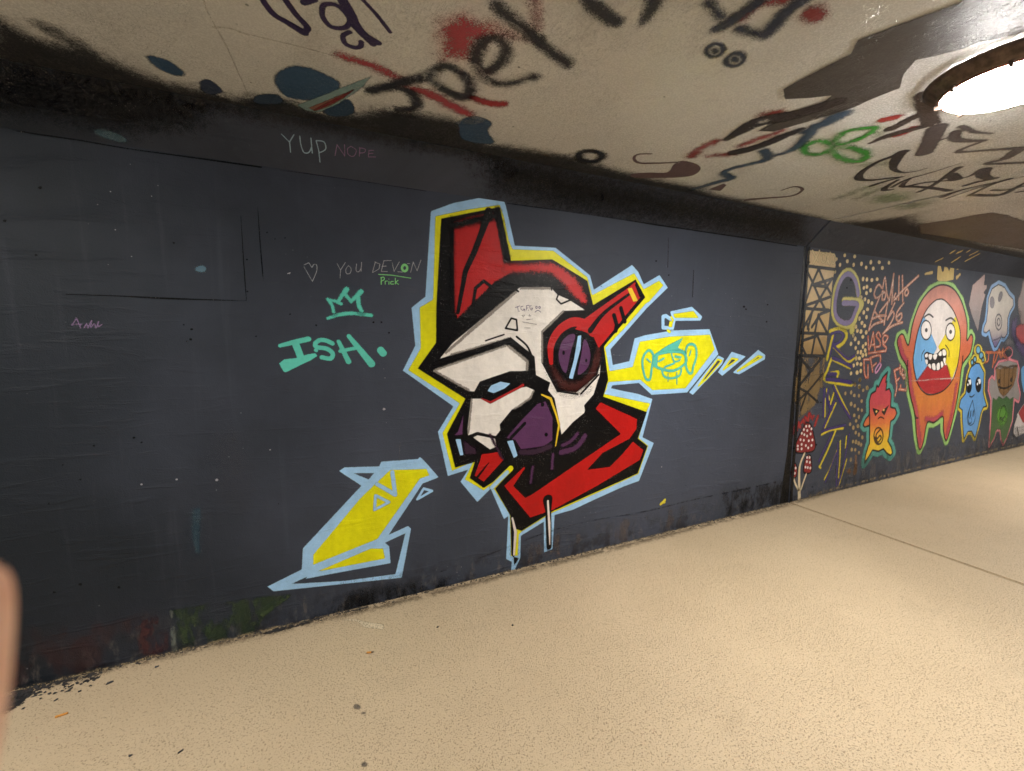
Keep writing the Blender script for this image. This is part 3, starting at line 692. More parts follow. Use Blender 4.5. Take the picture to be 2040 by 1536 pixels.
sheet('letters', nm, 'wall', [S('E', p, 9, s=False) for p in ([(1240,180),(1205,300)], [(1232,182),(1290,205),(1280,260),(1210,300)], [(1330,168),(1420,165)], [(1335,170),(1305,290),(1375,290)], [(1312,232),(1362,228)], [(1430,190),(1450,290),(1510,180)], [(1490,293),(1545,295)], [(1600,200),(1630,200)], [(1638,300),(1668,182),(1712,282),(1755,160)])], MK, 1, 1.5, cell=0.0032)
GRN = pm((132, 206, 132), speckle=.35)
sheet('green_ring', nm, 'wall', [EO('E', 1570, 250, 30, 36, 28)], GRN, 2, 1.6, cell=0.0032)
marker('E', 'green_word', [[(1275,322),(1430,332),(1640,365)], [(1305,435),(1305,358)], [(1300,360),(1335,355),(1338,382),(1305,398)], [(1350,435),(1350,400),(1376,396)], [(1392,435),(1393,402)], [(1392,374),(1393,378)], [(1442,402),(1416,405),(1414,430),(1446,432)], [(1465,432),(1465,365)], [(1495,390),(1468,412),(1502,436)]], 11, GRN, 'small green underline and the word Prick beneath the name')
marker('I', 'marker_word', [[(310,1025),(370,1085)], [(405,1030),(372,1085),(380,1165)], [(450,1040),(458,1105),(482,1165),(520,1165),(540,1125)], [(535,1055),(546,1170)], [(575,1075),(595,1150),(605,1240)], [(575,1075),(635,1085),(648,1140),(600,1168)]], 9, pm((150, 176, 192), speckle=.5, opacity=.85), 'thin pale blue letters reading YUP on the slope below the ceiling', 'haunch')
marker('I', 'marker_word', [[(720,1190),(735,1105)], [(735,1105),(795,1195),(792,1105)], [(842,1118),(882,1150),(862,1195),(822,1182),(815,1140),(842,1118)], [(905,1195),(910,1130)], [(905,1130),(950,1140),(945,1165),(908,1170)], [(980,1150),(975,1200),(1030,1200)], [(980,1150),(1015,1150)], [(978,1175),(1010,1172)]], 9, pm((124, 104, 134), speckle=.5, opacity=.85), 'thin mauve letters reading NOPE next to the word YUP', 'haunch')
marker('Pp', 'marker_word', [[(490,910),(518,862)], [(518,862),(548,930)], [(485,905),(555,905)], [(570,930),(588,900),(595,930),(612,895),(622,880),(615,925),(640,900),(650,930),(668,885),(665,920),(692,905)]], 9, pm((128, 104, 140), speckle=.7, opacity=.62), 'small purple handwritten word alone on the dark left part of the wall')
# spots and scuffs on the long wall, parts of that wall
sheet('paint_spot', WN, 'wall', [El('Pp', 1360, 530, 40, 26)], pm((92, 122, 138), speckle=.8, opacity=.8), 1, 6, split=True)
sheet('paint_spot', WN, 'haunch', [El('Ss', 850, 1040, 130, 32, .3)], pm((92, 122, 132), speckle=.8, opacity=.6), 1, 9, split=True)
sheet('paint_spot', WN, 'wall', [El('W', 1322, 1000, 4, 3), S('B', [(1915,1015),(1945,985)], 18)], pm((212, 200, 60), speckle=.9), 1, 2, split=True)
sheet('paint_spot', WN, 'wall', [S('W', [(392,1018),(390,1060),(394,1100)], [15, 14, 8])], pm((56, 84, 98), speckle=1.2, opacity=.45), 1, 8, split=True)
sheet('paint_spot', WN, 'wall', [El('W', 418, 915, 10, 8), S('W', [(455,880),(470,960),(480,1010)], [40, 60, 30])], pm((84, 84, 92), speckle=1.3, opacity=.12), 1, 30, split=True)
sheet('paint_spot', WN, 'wall', [El('W', p[0], p[1], p[2], p[2]*.8, n=8) for p in ((765,815,3.2), (538,896,1.8), (282,965,2.4), (577,544,2.2), (574,545,2), (432,956,3.2), (352,955,2.6), (1318,930,1.5))], pm((176, 172, 176), speckle=.9, opacity=.85), 1, 1.6, split=True)
sheet('bug_hole', WN, 'wall', [El('W', x, y, r, r*.75, n=8) for x, y, r in [(80,374,4), (492,517,2), (382,656,3), (380,676,3.2), (373,680,2), (366,647,2.4), (510,670,2), (493,581,2), (187,888,2.6), (267,872,3), (282,881,2.6), (98,1003,2.3), (160,1164,3.5), (108,1180,3), (237,1170,3), (160,955,2.4), (125,926,2), (1178,420,2.2), (1307,520,1.8), (1529,607,1.8), (1527,641,2), (1482,611,2.6), (1486,616,2), (1332,548,1.6), (532,463,2), (548,476,1.8), (568,474,1.8), (578,626,2), (630,648,2.4), (744,642,2.4), (760,642,2), (775,663,2.2), (72,508,3), (10,440,3.5)]], pm((4, 4, 5), rough=.7, speckle=.9), 1, 1.6)
sheet('crack', WN, 'wall', [S('Pp', [(445,701),(800,713),(1120,729),(1400,738),(1668,745)], [4, 7, 13, 8, 4]), S('Pp', [(1632,170),(1645,400),(1658,590),(1670,742)], [3, 5, 6, 4]), S('Pp', [(1745,110),(1772,480),(1785,610)], [3, 7, 3])], pm((12, 12, 13), rough=.7, speckle=.6), 1, 1.4)
sheet('crack', WN, 'wall', [S('C', [(1330,0),(1322,170)], 5, s=False), S('C', [(1312,770),(1310,835)], 5, s=False)], pm((140, 140, 146), speckle=.8, opacity=.8), 1, 1.2)
sheet('crack', WN, 'wall', [S('W', [(20,258),(65,266),(160,280),(260,297),(370,312),(520,333)], [1.5, 3.4, 3, 2.4, 3, 3]), S('W', [(558,339),(700,358),(850,381)], [1, 1.4, .8]), S('W', [(1010,405),(1120,420),(1250,439),(1312,448),(1380,458),(1588,490)], [1.6, 1.3, 1.4, 3.6, 2.6, 1.4])], pm((7, 7, 8), rough=.7, speckle=.6), 1, 1.6, cell=0.0045)
sheet('crack', WN, 'wall', [S('N', [(1128,660),(1122,860)], 5, s=False), S('N', [(1298,880),(1290,1060)], 6, s=False)], pm((16, 16, 19), rough=.7, speckle=.8), 1, 1.4)
sheet('lift_line', WN, 'wall', [S('W', [(845,1150),(960,1110),(1090,1060),(1180,1037),(1290,1018),(1370,998),(1480,975),(1545,960)], [1, 1.6, 1.8, 1.4, 2, 2, 1.6, 1])], pm((26, 26, 28), rough=.7, speckle=1.8, worn=.45, opacity=.6), 1, 1.6, cell=0.005)
sheet('old_red_wash', WN, 'wall', [P('Q', [(60,640),(330,610),(700,600),(1060,500),(1065,790),(900,850),(500,920),(60,1010)])], pm((76, 50, 50), speckle=1.1, worn=.7, opacity=.4), 1, 20)
sheet('old_red_wash', WN, 'wall', [P('Q', [(880,600),(1060,520),(1058,770),(990,810),(870,790)])], pm((84, 48, 50), speckle=1.1, worn=.6, opacity=.45), 2, 8)
sheet('old_green_wash', WN, 'wall', [P('R', [(130,392),(560,330),(760,300),(960,290),(780,430),(690,560),(400,620),(180,660)])], pm((50, 66, 46), speckle=1.0, worn=.5, opacity=.7), 2, 8)
sheet('old_green_wash', WN, 'wall', [S('R', [(215,430),(230,520),(245,600)], 34), S('R', [(300,430),(310,590)], 40), S('R', [(380,450),(395,540)], 36), S('R', [(560,350),(556,470)], 26), S('R', [(700,330),(690,480)], 44), S('R', [(940,290),(760,420)], 24)], pm((72, 90, 60), speckle=1.2, worn=.5, opacity=.6), 3, 7)
sheet('old_grey_edge', WN, 'wall', [S('R', [(138,400),(150,520),(165,660)], [18, 26, 34])], pm((104, 110, 104), speckle=1.2, worn=.2, opacity=.75), 3, 4)
sheet('old_brown_wash', WN, 'wall', [P('W', [(1030,1095),(1120,1060),(1290,1025),(1400,1000),(1330,1065),(1180,1096),(1040,1128)])], pm((104, 92, 86), speckle=1.2, worn=.75, opacity=.45), 1, 12)
sheet('black_foot_paint', WN, 'wall', [P('W', [(590,1262),(700,1180),(900,1150),(905,1170),(720,1225),(560,1275)]), P('W', [(1440,985),(1560,960),(1566,1000),(1450,1028)])], pm((20, 20, 22), rough=.5, speckle=1.4, worn=.45, opacity=.7), 1, 26, split=True)
sheet('black_joint_paint', WN, 'wall', [P('W', [(1602,490),(1607,488),(1586,760),(1570,1001),(1553,1004),(1568,900),(1580,760)])], pm((9, 9, 10), rough=.4, speckle=.6), 1, 3)
# ------------------------------------------------------------------ far wall: gold lattice, letters, dots
gp = art('gold_panel', 'wall', 1600, 830, 'tall gold panel with black triangular lattice beside the wall joint', 'graffiti')
sheet('gold_fill', gp, 'wall', [P('F', [(335,185),(590,215),(598,330),(568,480),(545,760),(522,960),(500,1190),(240,1190),(268,960),(300,720),(325,340)])], pm((206, 178, 120), speckle=.6, ramp=('Z', 1.35, 2.3, [(0, (150, 118, 70)), (.35, (200, 168, 108)), (1, (222, 196, 146))])), 1, 2.2)
sheet('worn_gold', gp, 'wall', [P('F', [(240,1190),(500,1190),(478,1500),(225,1500)]), P('G', [(250,60),(540,30),(480,340),(400,420),(270,520),(240,330)])], pm((140, 116, 76), speckle=1.2, worn=.3, opacity=.85), 1, 5, split=True)
sheet('lattice', gp, 'wall', [S('F', p, 23, s=False) for p in ([(320,335),(590,368)],[(385,520),(500,532)],[(290,740),(530,757)],[(265,975),(520,986)],[(240,1190),(490,1197)],[(325,385),(380,500),(450,660),(500,758)],[(430,350),(480,470),(550,600)],[(440,350),(370,510),(300,705)],[(560,460),(400,510)],[(565,455),(510,540),(440,660),(375,770),(330,935)],[(310,712),(545,632)],[(380,760),(280,945)],[(370,920),(450,795),(540,762)],[(440,830),(512,965)],[(400,965),(432,800)],[(275,1052),(420,1002)],[(318,870),(340,945)],[(268,1090),(312,1185)],[(402,1000),(368,1185)],[(422,1000),(492,1175)],[(250,1210),(370,1340)],[(460,1215),(250,1480)])]
    + [S('G', p, 20, s=False) for p in ([(270,170),(365,225),(490,335)],[(540,30),(380,220),(250,340)],[(365,240),(300,420)])], pm((24, 22, 22), rough=.45, speckle=.5), 2, 1.8)
sheet('kisses_lettering', gp, 'wall', [S('F', [(375,190),(430,290)], 18), S('F', [(442,192),(385,312)], 18), EO('F', 478, 258, 24, 44, 14), S('F', [(505,210),(540,322)], 15), S('F', [(545,208),(505,312)], 15), EO('F', 575, 268, 18, 46, 14), S('F', [(460,215),(470,300)], 10), S('F', [(520,240),(525,320)], 10)], pm((226, 204, 152), speckle=.5), 3, 1.6)
dots_F = [(685,235),(780,245),(710,290),(770,325),(640,325),(605,270),(845,315),(890,350),(935,300),(958,360),(1015,300),(1045,355),(1108,305),(860,460),(897,465),(945,470),(995,462),(868,545),(897,535),(932,568),(893,595),(840,635),(878,655),(912,675),(945,692),(903,750),(867,780),(893,825),(826,838),(850,880),(875,908),(792,915),(806,955),(840,962),(890,970),(767,998),(785,1033),(858,1013),(745,1080),(818,1070),(885,1080),(860,1105),(790,1120),(880,1143),(810,1160),(840,1160),(858,1190),(888,1182),(795,1220),(825,1218),(770,1287),(805,1270),(840,1275),(745,1362),(838,1340),(803,1355),(830,1425),(780,1470),(825,1490),(900,1500),(590,390)]
dots_G = [(948,95),(893,140),(945,170),(985,205),(1032,180),(790,240),(853,230),(888,262),(938,265),(968,325),(853,355),(893,375),(930,415),(970,425),(887,480),(938,497),(907,540),(842,577),(877,615),(928,597),(903,668),(938,690),(975,720),(873,765),(905,770),(935,785),(960,800),(860,855),(897,857),(938,890),(850,965)]
df = art('dot_field', 'wall', 1700, 900, 'scatter of small gold dots running down the dark wall right of the purple letters', 'graffiti')
DOT = pm((228, 204, 146), speckle=.7)
for i, (x, y) in enumerate(dots_F): sheet('dot', df, 'wall', [El('F', x, y, 14*random.uniform(.85, 1.1), 22*random.uniform(.85, 1.1), .1, 10)], DOT, 1, 1.8)
for i, (x, y) in enumerate(dots_G): sheet('dot', df, 'wall', [El('G', x, y, 15*random.uniform(.85, 1.1), 24*random.uniform(.85, 1.1), .1, 10)], pm((176, 152, 106), speckle=.9, opacity=.9), 1, 2)
sheet('drip', df, 'wall', [S('G', [(905,930),(905,1000),(895,1100)], [30, 40, 50]), El('G', 830, 1090, 24, 30)], pm((160, 116, 74), speckle=1.2, worn=.1, opacity=.8), 1, 4)

OLV, VIO, YLW = (206, 196, 96), (126, 112, 160), (222, 204, 44)
VI2 = (62, 46, 112)
def letter(label, fr, yel, pur, wy, wp, cy=OLV, cp=VIO, fe=3):
    x, y = src(fr, [yel[0][-1]])[0]
    o = art('sprayed_letter', 'wall', x, y, label, 'graffiti')
    sheet('yellow_edge', o, 'wall', [S(fr, p, wy) for p in yel], pm(cy, speckle=.8), 1, fe*1.3)
    sheet('purple_stroke', o, 'wall', [S(fr, p, wp) for p in pur], pm(cp, speckle=.8), 2, fe)
Gp = [(812,610),(790,490),(735,415),(670,440),(615,560),(590,720),(610,830),(680,880),(745,860),(785,770),(800,700),(670,690)]
letter('large lavender and olive letter G at the top of the vertical lettering', 'F', [[(818,600),(795,470),(735,395),(665,425),(600,560),(578,760),(615,860),(700,900),(765,880),(800,780),(840,690),(680,672)], [(765,880),(755,950)]], [Gp], 62, 40)
letter('purple and yellow letter R under the large G', 'F', [[(545,960),(620,935),(690,960),(700,1020),(650,1090),(570,1105)], [(575,1000),(515,1225)], [(590,1110),(690,1220),(730,1245),(785,1200)]], [[(555,985),(630,965),(670,1000),(630,1065),(575,1085)], [(590,1000),(545,1180)], [(580,1100),(660,1180),(720,1225),(780,1190)]], 30, 22, YLW, VI2, 2.5)
letter('purple and yellow letter E under the letter R', 'F', [[(560,1220),(520,1330),(500,1430),(752,1475)], [(575,1230),(740,1310)], [(545,1365),(620,1350),(615,1390)]], [[(570,1215),(660,1250),(750,1300)], [(530,1370),(600,1370)], [(510,1420),(640,1432),(745,1452)]], 24, 28, YLW, VI2, 2.5)
letter('slanting yellow and purple letter M under the letter E', 'G', [[(672,150),(740,290),(832,475)], [(567,300),(565,490)], [(685,350),(565,612)], [(585,195),(615,305)], [(662,240),(620,380)]], [[(660,160),(740,340),(845,510)], [(560,190),(548,490)], [(600,200),(600,330),(640,420)], [(670,330),(550,610)]], 20, 26, YLW, VI2, 2.2)
letter('thin yellow and purple letter T below the letter M', 'G', [[(530,690),(630,640),(765,620)], [(685,645),(600,850),(510,1040)], [(505,1040),(520,1055)]], [[(530,655),(640,620),(790,585)], [(640,680),(560,850),(500,980)]], 20, 22, YLW, VI2, 2.2)
letter('streaky yellow and purple letter I at the bottom of the lettering', 'G', [[(735,760),(730,950),(715,1160)], [(802,710),(790,830)], [(700,860),(630,1040),(560,1180)], [(805,960),(760,1110),(720,1240)]], [[(835,680),(800,860),(760,1060),(710,1240)], [(690,890),(620,1080),(570,1210)], [(705,780),(700,1000),(690,1250)]], 15, 18, YLW, VI2, 2.2)

CP, OR = (214, 166, 140), (206, 116, 70)
def script_tag(fr, strokes, wd, label, mat1, mat2):
    x, y = src(fr, [strokes[0][-1]])[0]
    o = art('script_tag', 'wall', x, y, label, 'graffiti')
    sheet('outer_stroke', o, 'wall', [S(fr, p, wd, s=len(p) > 2) for p in strokes], mat1, 1, 2.2)
    sheet('pale_core', o, 'wall', [S(fr, p, wd*.34, s=len(p) > 2) for p in strokes], mat2, 2, 1.6)
M1, M2 = pm((198, 136, 108), speckle=.8), pm((236, 206, 190), speckle=.6)
M3 = pm((196, 98, 58), speckle=.8)
script_tag('T', [[(990,110),(950,60),(900,110),(865,220),(900,290),(970,240),(1010,170)], [(1035,180),(1060,230),(1040,310),(1000,310),(1005,230),(1035,180)], [(1010,120),(1050,-60),(1080,200),(1120,350)], [(1120,350),(1170,60),(1200,-120)], [(1190,-40),(1165,390)], [(1230,210),(1200,280),(1240,310)], [(1290,-80),(1280,320)], [(1345,-90),(1352,350)], [(1200,330),(1340,170),(1520,0),(1620,-90)], [(1420,130),(1450,190),(1410,250),(1385,200),(1420,130)]], 34, 'pale copper sprayed word written in slanted capitals over the number', M1, M2)
script_tag('T', [[(970,240),(870,500),(770,840)], [(770,840),(860,740),(1000,690)], [(1100,350),(1060,560),(1035,740)], [(1090,360),(960,530)], [(840,640),(960,590),(1070,590)], [(880,520),(950,620),(1030,690)], [(1215,370),(1090,650)], [(1090,650),(1180,520),(1200,600),(1120,760),(1010,900)], [(1370,370),(1260,520),(1240,640),(1290,680),(1335,600),(1320,550),(1250,610)], [(1010,900),(1160,770),(1345,700)]], 34, 'copper sprayed number with a star stroke beneath the slanted word', M1, M2)
script_tag('T', [[(762,940),(780,1170),(850,870)], [(850,870),(880,1190)], [(800,1090),(870,1080)], [(975,940),(940,870),(900,930),(960,1020),(965,1100),(900,1120)], [(1040,920),(1100,950),(1040,1050),(1010,980),(1040,920)], [(1010,980),(1020,1080),(1070,1130),(1060,1190)], [(770,1230),(900,1210),(1060,1185)]], 34, 'orange sprayed word VASO underlined beneath the number', M3, M2)
script_tag('T', [[(690,1330),(780,1330)], [(690,1330),(700,1560),(730,1640)], [(760,1430),(760,1640)], [(800,1300),(840,1540)], [(810,1300),(960,1260),(970,1370)], [(850,1440),(900,1400)]], 34, 'small square orange sprayed letters left of the pink loop', M3, M2)
script_tag('V', [[(10,500),(80,470)], [(10,500),(40,700),(20,820)], [(30,640),(70,600)], [(85,430),(90,540),(150,560)], [(110,470),(150,520),(140,600),(110,560),(110,470)], [(70,740),(160,750)], [(90,690),(90,740)], [(160,600),(165,740)]], 26, 'orange sprayed letters tucked against the left side of the big creature', M3, M2)
tag(sheet('pink_loop', None, 'wall', [S('T', [(960,1390),(980,1440),(900,1560),(890,1500),(960,1390)], 26, True)], pm((206, 150, 190), speckle=.6), 1, 1.8), 'small pink loop just above the flame creature', 'graffiti')
script_tag('X', [[(330,1245),(600,1245)], [(380,1270),(370,1370),(320,1400)], [(470,1260),(450,1400),(440,1470)], [(540,1200),(500,1330),(470,1400)], [(540,1200),(560,1320)], [(600,1190),(580,1320)], [(680,1180),(590,1260),(660,1340)]], 26, 'orange scrawled letters between the blue and the brown-faced creatures', M3, pm((226, 150, 100), speckle=.6))
tag(sheet('red_word', None, 'wall', [S('G', p, 30, s=False) for p in ([(228,670),(238,600),(262,640)], [(272,600),(280,560),(300,610)], [(310,560),(330,530),(345,580)], [(350,500),(385,540),(390,470)], [(395,460),(430,520),(440,490)], [(490,490),(455,590)])], pm((158, 44, 44), speckle=1.0, worn=.1), 1, 4), 'smeared red letters above the spotted mushrooms', 'graffiti')

# ------------------------------------------------------------------ mushrooms
ms = art('mushroom_cluster', 'wall', 1592, 998, 'painted cluster of three red mushrooms with white spots at the wall joint', 'graffiti')
for cap, spots in (([(252,872),(248,800),(310,660),(350,582),(380,570),(410,590),(440,700),(457,800),(442,858),(380,878),(300,885)], [(360,600),(395,598),(335,635),(372,645),(417,627),(312,675),(340,690),(408,683),(370,705),(298,745),(334,752),(388,757),(428,748),(310,797),(268,815),(268,848),(310,845),(356,810),(382,835),(418,808)]),
                   ([(338,1092),(352,970),(380,918),(408,935),(418,1050),(402,1102)], [(370,940),(397,940),(367,985),(400,993),(352,1045),(377,1050),(405,1055)]),
                   ([(200,1145),(206,1060),(235,1008),(260,1060),(250,1140),(225,1158)], [(217,1065),(245,1055),(215,1110),(235,1112),(212,1132)])):
    c = sheet('mushroom_cap', ms, 'wall', [P('G', cap, s=True)], pm((138, 26, 30), speckle=.4), 2, 1.8)
    sheet('black_outline', c, 'wall', [S('G', cap, 22, True)], pm((20, 14, 15), speckle=.5), 1, 2.5)
    for x, y in spots: sheet('spot', c, 'wall', [El('G', x, y, 11, 17, 0, 8)], pm((236, 224, 220), speckle=.3), 3, 1.3)
for pts, wd in (([(345,892),(300,1000),(285,1110),(285,1390)], [20, 24, 27, 40]), ([(225,1172),(245,1232),(280,1300)], 19), ([(362,1120),(330,1210),(300,1300)], 18)):
    sheet('stem', ms, 'wall', [S('G', pts, wd)], pm((222, 206, 172), speckle=.4), 2, 1.8)

# ------------------------------------------------------------------ row of creatures
def outline_of(ring, fr, wd): return S(fr, ring, wd, True, s=False)
fl = art('flame_creature', 'wall', 1745, 910, 'painted flame creature with angry eyes fading from red to yellow in teal outline', 'graffiti')
body = [(1052,790),(1055,600),(1050,320),(1070,245),(1120,215),(1132,150),(1150,172),(1195,70),(1250,5),(1228,120),(1243,108),(1230,205),(1270,187),(1290,240),(1282,390),(1335,405),(1352,460),(1320,520),(1282,545),(1268,700),(1252,760),(1290,825),(1305,890),(1280,918),(1240,890),(1205,845),(1150,872),(1085,858),(1050,920),(997,1000),(1008,920),(1040,810)]
arm = [(1055,465),(1010,520),(982,585),(1000,608),(1055,588)]
sheet('teal_outline', fl, 'wall', [outline_of(body, 'G', 92), P('G', body), outline_of(arm, 'G', 84)], pm((84, 156, 146), speckle=.8), 1, 4.5)
fb = sheet('body', fl, 'wall', [P('G', body), P('G', arm)], pm((220, 90, 60), speckle=.4, ramp=('Z', 0.2, 1.25, [(0, (238, 204, 40)), (.24, (238, 194, 46)), (.42, (226, 124, 60)), (.62, (204, 74, 82)), (.8, (196, 70, 84)), (1, (216, 74, 62))])), 2, 1.8)
sheet('black_outline', fb, 'wall', [outline_of(body, 'G', 13), outline_of(arm, 'G', 13)], pm((26, 20, 20), speckle=.4), 3, 1.5)
sheet('eye', fb, 'wall', [P('G', [(1080,395),(1165,425),(1115,492)])], pm((26, 20, 20), speckle=.3), 3, 1.4)
sheet('eye', fb, 'wall', [P('G', [(1265,365),(1180,440),(1215,482)])], pm((26, 20, 20), speckle=.3), 3, 1.4)
sheet('pupil', fb, 'wall', [El('G', 1127, 437, 12, 14, 0, 8), El('G', 1207, 420, 11, 14, 0, 8)], pm((230, 196, 110), speckle=.3), 4, 1.2, split=True)
sheet('frown', fb, 'wall', [S('G', [(1145,517),(1175,497),(1210,515)], 11)], pm((26, 20, 20), speckle=.3), 3, 1.3)
sheet('flame_emblem', fb, 'wall', [EO('G', 1150, 705, 50, 92, 13), S('G', [(1165,640),(1125,690),(1135,735),(1165,700),(1180,730),(1150,770)], 14), S('G', [(1110,720),(1150,790)], 13)], pm((60, 30, 18), speckle=.3), 3, 1.4)

bc = art('toothy_creature', 'wall', 1860, 890, 'big orange painted creature with four-coloured face, wide toothy grin and gold crown', 'graffiti')
bod = [(160,880),(120,800),(95,710),(105,665),(135,650),(172,725),(200,580),(250,440),(320,345),(400,305),(480,330),(540,420),(578,560),(578,690),(605,650),(620,680),(600,780),(545,865),(525,1010),(490,1200),(438,1385),(415,1310),(412,1220),(350,1262),(303,1262),(275,1400),(250,1450),(230,1360),(215,1200),(180,1050)]
sheet('green_outline', bc, 'wall', [outline_of(bod, 'H', 52), P('H', bod)], pm((146, 190, 110), speckle=.8), 1, 4)
bb = sheet('body', bc, 'wall', [P('H', bod, s=True)], pm((204, 116, 56), speckle=.4, ramp=('Z', 0.25, 2.25, [(0, (180, 72, 72)), (.12, (196, 96, 62)), (.3, (202, 120, 54)), (.62, (200, 100, 66)), (.85, (206, 134, 116)), (1, (170, 112, 100))])), 2, 1.8)
sheet('pink_shading', bb, 'wall', [S('H', [(110,690),(130,790),(175,860),(190,1020),(230,1190),(252,1400)], [26, 34, 24, 30, 24, 26]), S('H', [(295,1235),(350,1240),(405,1200)], 26), S('H', [(505,1000),(480,1160),(440,1340)], 22)], pm((188, 72, 96), speckle=1.2, opacity=.7), 3, 7, split=True)
sheet('black_outline', bb, 'wall', [S('H', bod, 8, True), S('H', [(215,1200),(225,1225),(238,1232)], 8), S('H', [(165,830),(168,900)], 8), S('H', [(545,865),(550,800)], 8)], pm((34, 24, 24), speckle=.3), 4, 1.5)
face = [(205,850),(215,740),(240,620),(290,490),(350,420),(392,405),(430,420),(485,490),(525,600),(532,700),(515,850),(480,960),(420,1035),(350,1065),(290,1060),(235,990)]
fa = sheet('white_face', bc, 'wall', [P('H', face, s=True)], pm((224, 216, 212), speckle=.3), 4, 1.5)
sheet('blue_cheek', fa, 'wall', [P('H', [(205,850),(215,740),(240,620),(278,520),(370,742),(300,870),(225,980)])], pm((110, 170, 220), speckle=.3), 5, 1.3)
sheet('yellow_cheek', fa, 'wall', [P('H', [(500,520),(525,600),(532,700),(515,850),(470,970),(440,870),(378,735)])], pm((226, 204, 30), speckle=.3), 5, 1.3)
sheet('red_chin', fa, 'wall', [P('H', [(222,980),(300,870),(440,862),(472,972),(420,1035),(350,1065),(290,1060),(240,1000)])], pm((168, 38, 42), speckle=.3), 5, 1.3)
sheet('face_outline', fa, 'wall', [S('H', face, 7, True)], pm((34, 24, 24), speckle=.3), 6, 1.3)
for cx, cy, rx, ry in ((293, 620, 36, 67), (462, 632, 32, 60)):
    e = sheet('eye', fa, 'wall', [El('H', cx, cy, rx, ry)], pm((236, 230, 226), speckle=.3), 6, 1.2)
    sheet('eye_line', e, 'wall', [EO('H', cx, cy, rx, ry, 7)], pm((34, 24, 24), speckle=.3), 7, 1.2)
    sheet('pupil', e, 'wall', [El('H', cx+1, cy, 10, 15, 0, 10)], pm((60, 54, 54), speckle=.3), 7, 1.2, split=True)
sheet('eyebrow', fa, 'wall', [S('H', [(278,532),(312,510),(342,530)], 9)], pm((64, 58, 58), speckle=.3), 6, 1.2)
sheet('eyebrow', fa, 'wall', [S('H', [(430,552),(466,536),(496,560)], 9)], pm((64, 58, 58), speckle=.3), 6, 1.2)
mo = sheet('mouth', fa, 'wall', [P('V', [(385,320),(395,275),(430,262),(480,285),(545,285),(600,230),(645,220),(672,270),(665,360),(630,450),(570,495),(500,495),(430,440)], s=True), S('V', [(390,235),(355,300),(355,380)], 10), S('V', [(655,175),(700,240),(700,325)], 12)], pm((28, 18, 18), speckle=.3), 6, 1.3)
for tp in ([(395,300),(425,280),(432,320),(410,335),(395,325)], [(440,295),(488,298),(478,350),(462,364),(445,345)], [(500,300),(550,292),(540,345),(522,362),(503,345)], [(565,290),(602,250),(606,305),(585,315)], [(615,240),(650,235),(668,285),(650,310),(622,305)], [(395,365),(428,365),(430,405),(415,425)], [(432,430),(460,415),(475,470),(455,470)], [(482,420),(520,412),(530,490),(490,482)], [(545,420),(575,400),(585,440),(580,485),(545,490)], [(595,395),(615,385),(630,430),(605,465)], [(628,345),(660,342),(652,400),(640,410)]):
    sheet('tooth', mo, 'wall', [P('V', tp, s=True)], pm((234, 228, 222), speckle=.2), 7, 1.1)
cw = sheet('gold_crown', bc, 'wall', [P('U', [(598,390),(610,205),(650,205),(672,290),(692,285),(700,230),(750,235),(770,285),(785,230),(838,240),(830,400),(720,425),(620,420)])], pm((202, 176, 106), speckle=.7), 5, 2)
sheet('gold_ray', bc, 'wall', [S('U', [(640,200),(720,155)], [10, 30]), S('U', [(720,225),(820,150),(915,85)], [40, 34, 16]), S('U', [(800,230),(860,190),(912,160)], [36, 26, 14]), S('U', [(885,255),(970,205),(1065,165)], 18), S('U', [(880,370),(925,325)], [40, 24]), S('U', [(440,320),(535,300)], [24, 34])], pm((198, 170, 104), speckle=1.0), 1, 2.4, split=True)
sheet('gold_ray', bc, 'haunch', [S('U', [(590,145),(675,105)], 20), S('U', [(820,150),(915,90)], 26), S('U', [(1010,135),(1190,40)], [24, 20]), S('U', [(1060,60),(1170,5)], 20), S('U', [(800,25),(840,0)], 30), S('U', [(890,25),(950,0)], 24), S('U', [(1020,15),(1060,-10)], 20)], pm((198, 170, 104), speckle=1.0), 1, 2.6, split=True)

bl = art('droplet_creature', 'wall', 1932, 875, 'blue painted water creature with large shiny eyes and thin yellow outline', 'graffiti')
bb2 = [(245,858),(205,890),(185,950),(165,1090),(128,1135),(115,1195),(140,1215),(142,1300),(152,1440),(182,1380),(212,1378),(237,1430),(262,1340),(282,1240),(300,1195),(328,1188),(312,1135),(300,1080),(307,930),(272,862)]
dr = [(262, 757, 17, 30), (286, 800, 17, 26), (237, 828, 12, 22), (215, 852, 11, 20), (298, 830, 10, 20)]
sheet('yellow_outline', bl, 'wall', [outline_of(bb2, 'O', 34), P('O', bb2)]+[El('O', x, y, a+15, c+15) for x, y, a, c in dr], pm((212, 190, 58), speckle=.8), 1, 3)
b2 = sheet('body', bl, 'wall', [P('O', bb2)], pm((110, 170, 214), speckle=.4, ramp=('X', 7.9, 8.9, [(0, (98, 156, 214)), (.4, (96, 170, 186)), (1, (116, 172, 226))])), 2, 1.5)
sheet('black_outline', b2, 'wall', [outline_of(bb2, 'O', 7)]+[EO('O', x, y, a, c, 7) for x, y, a, c in dr], pm((24, 26, 34), speckle=.3), 4, 1.3)
for x, y, a, c in dr: sheet('water_drop', bl, 'wall', [El('O', x, y, a, c)], pm((108, 172, 206), speckle=.3), 3, 1.3)
for x, y in ((190, 1027), (263, 1022)):
    e = sheet('eye', b2, 'wall', [El('O', x, y, 23, 60)], pm((20, 18, 20), speckle=.2), 4, 1.2)
    sheet('eye_shine', e, 'wall', [El('O', x+9, y-25, 9, 22, 0, 10), El('O', x-8, y-5, 6, 12, 0, 8), El('O', x-2, y-36, 4, 10, 0, 8)], pm((236, 236, 236), speckle=.2), 5, 1, split=True)
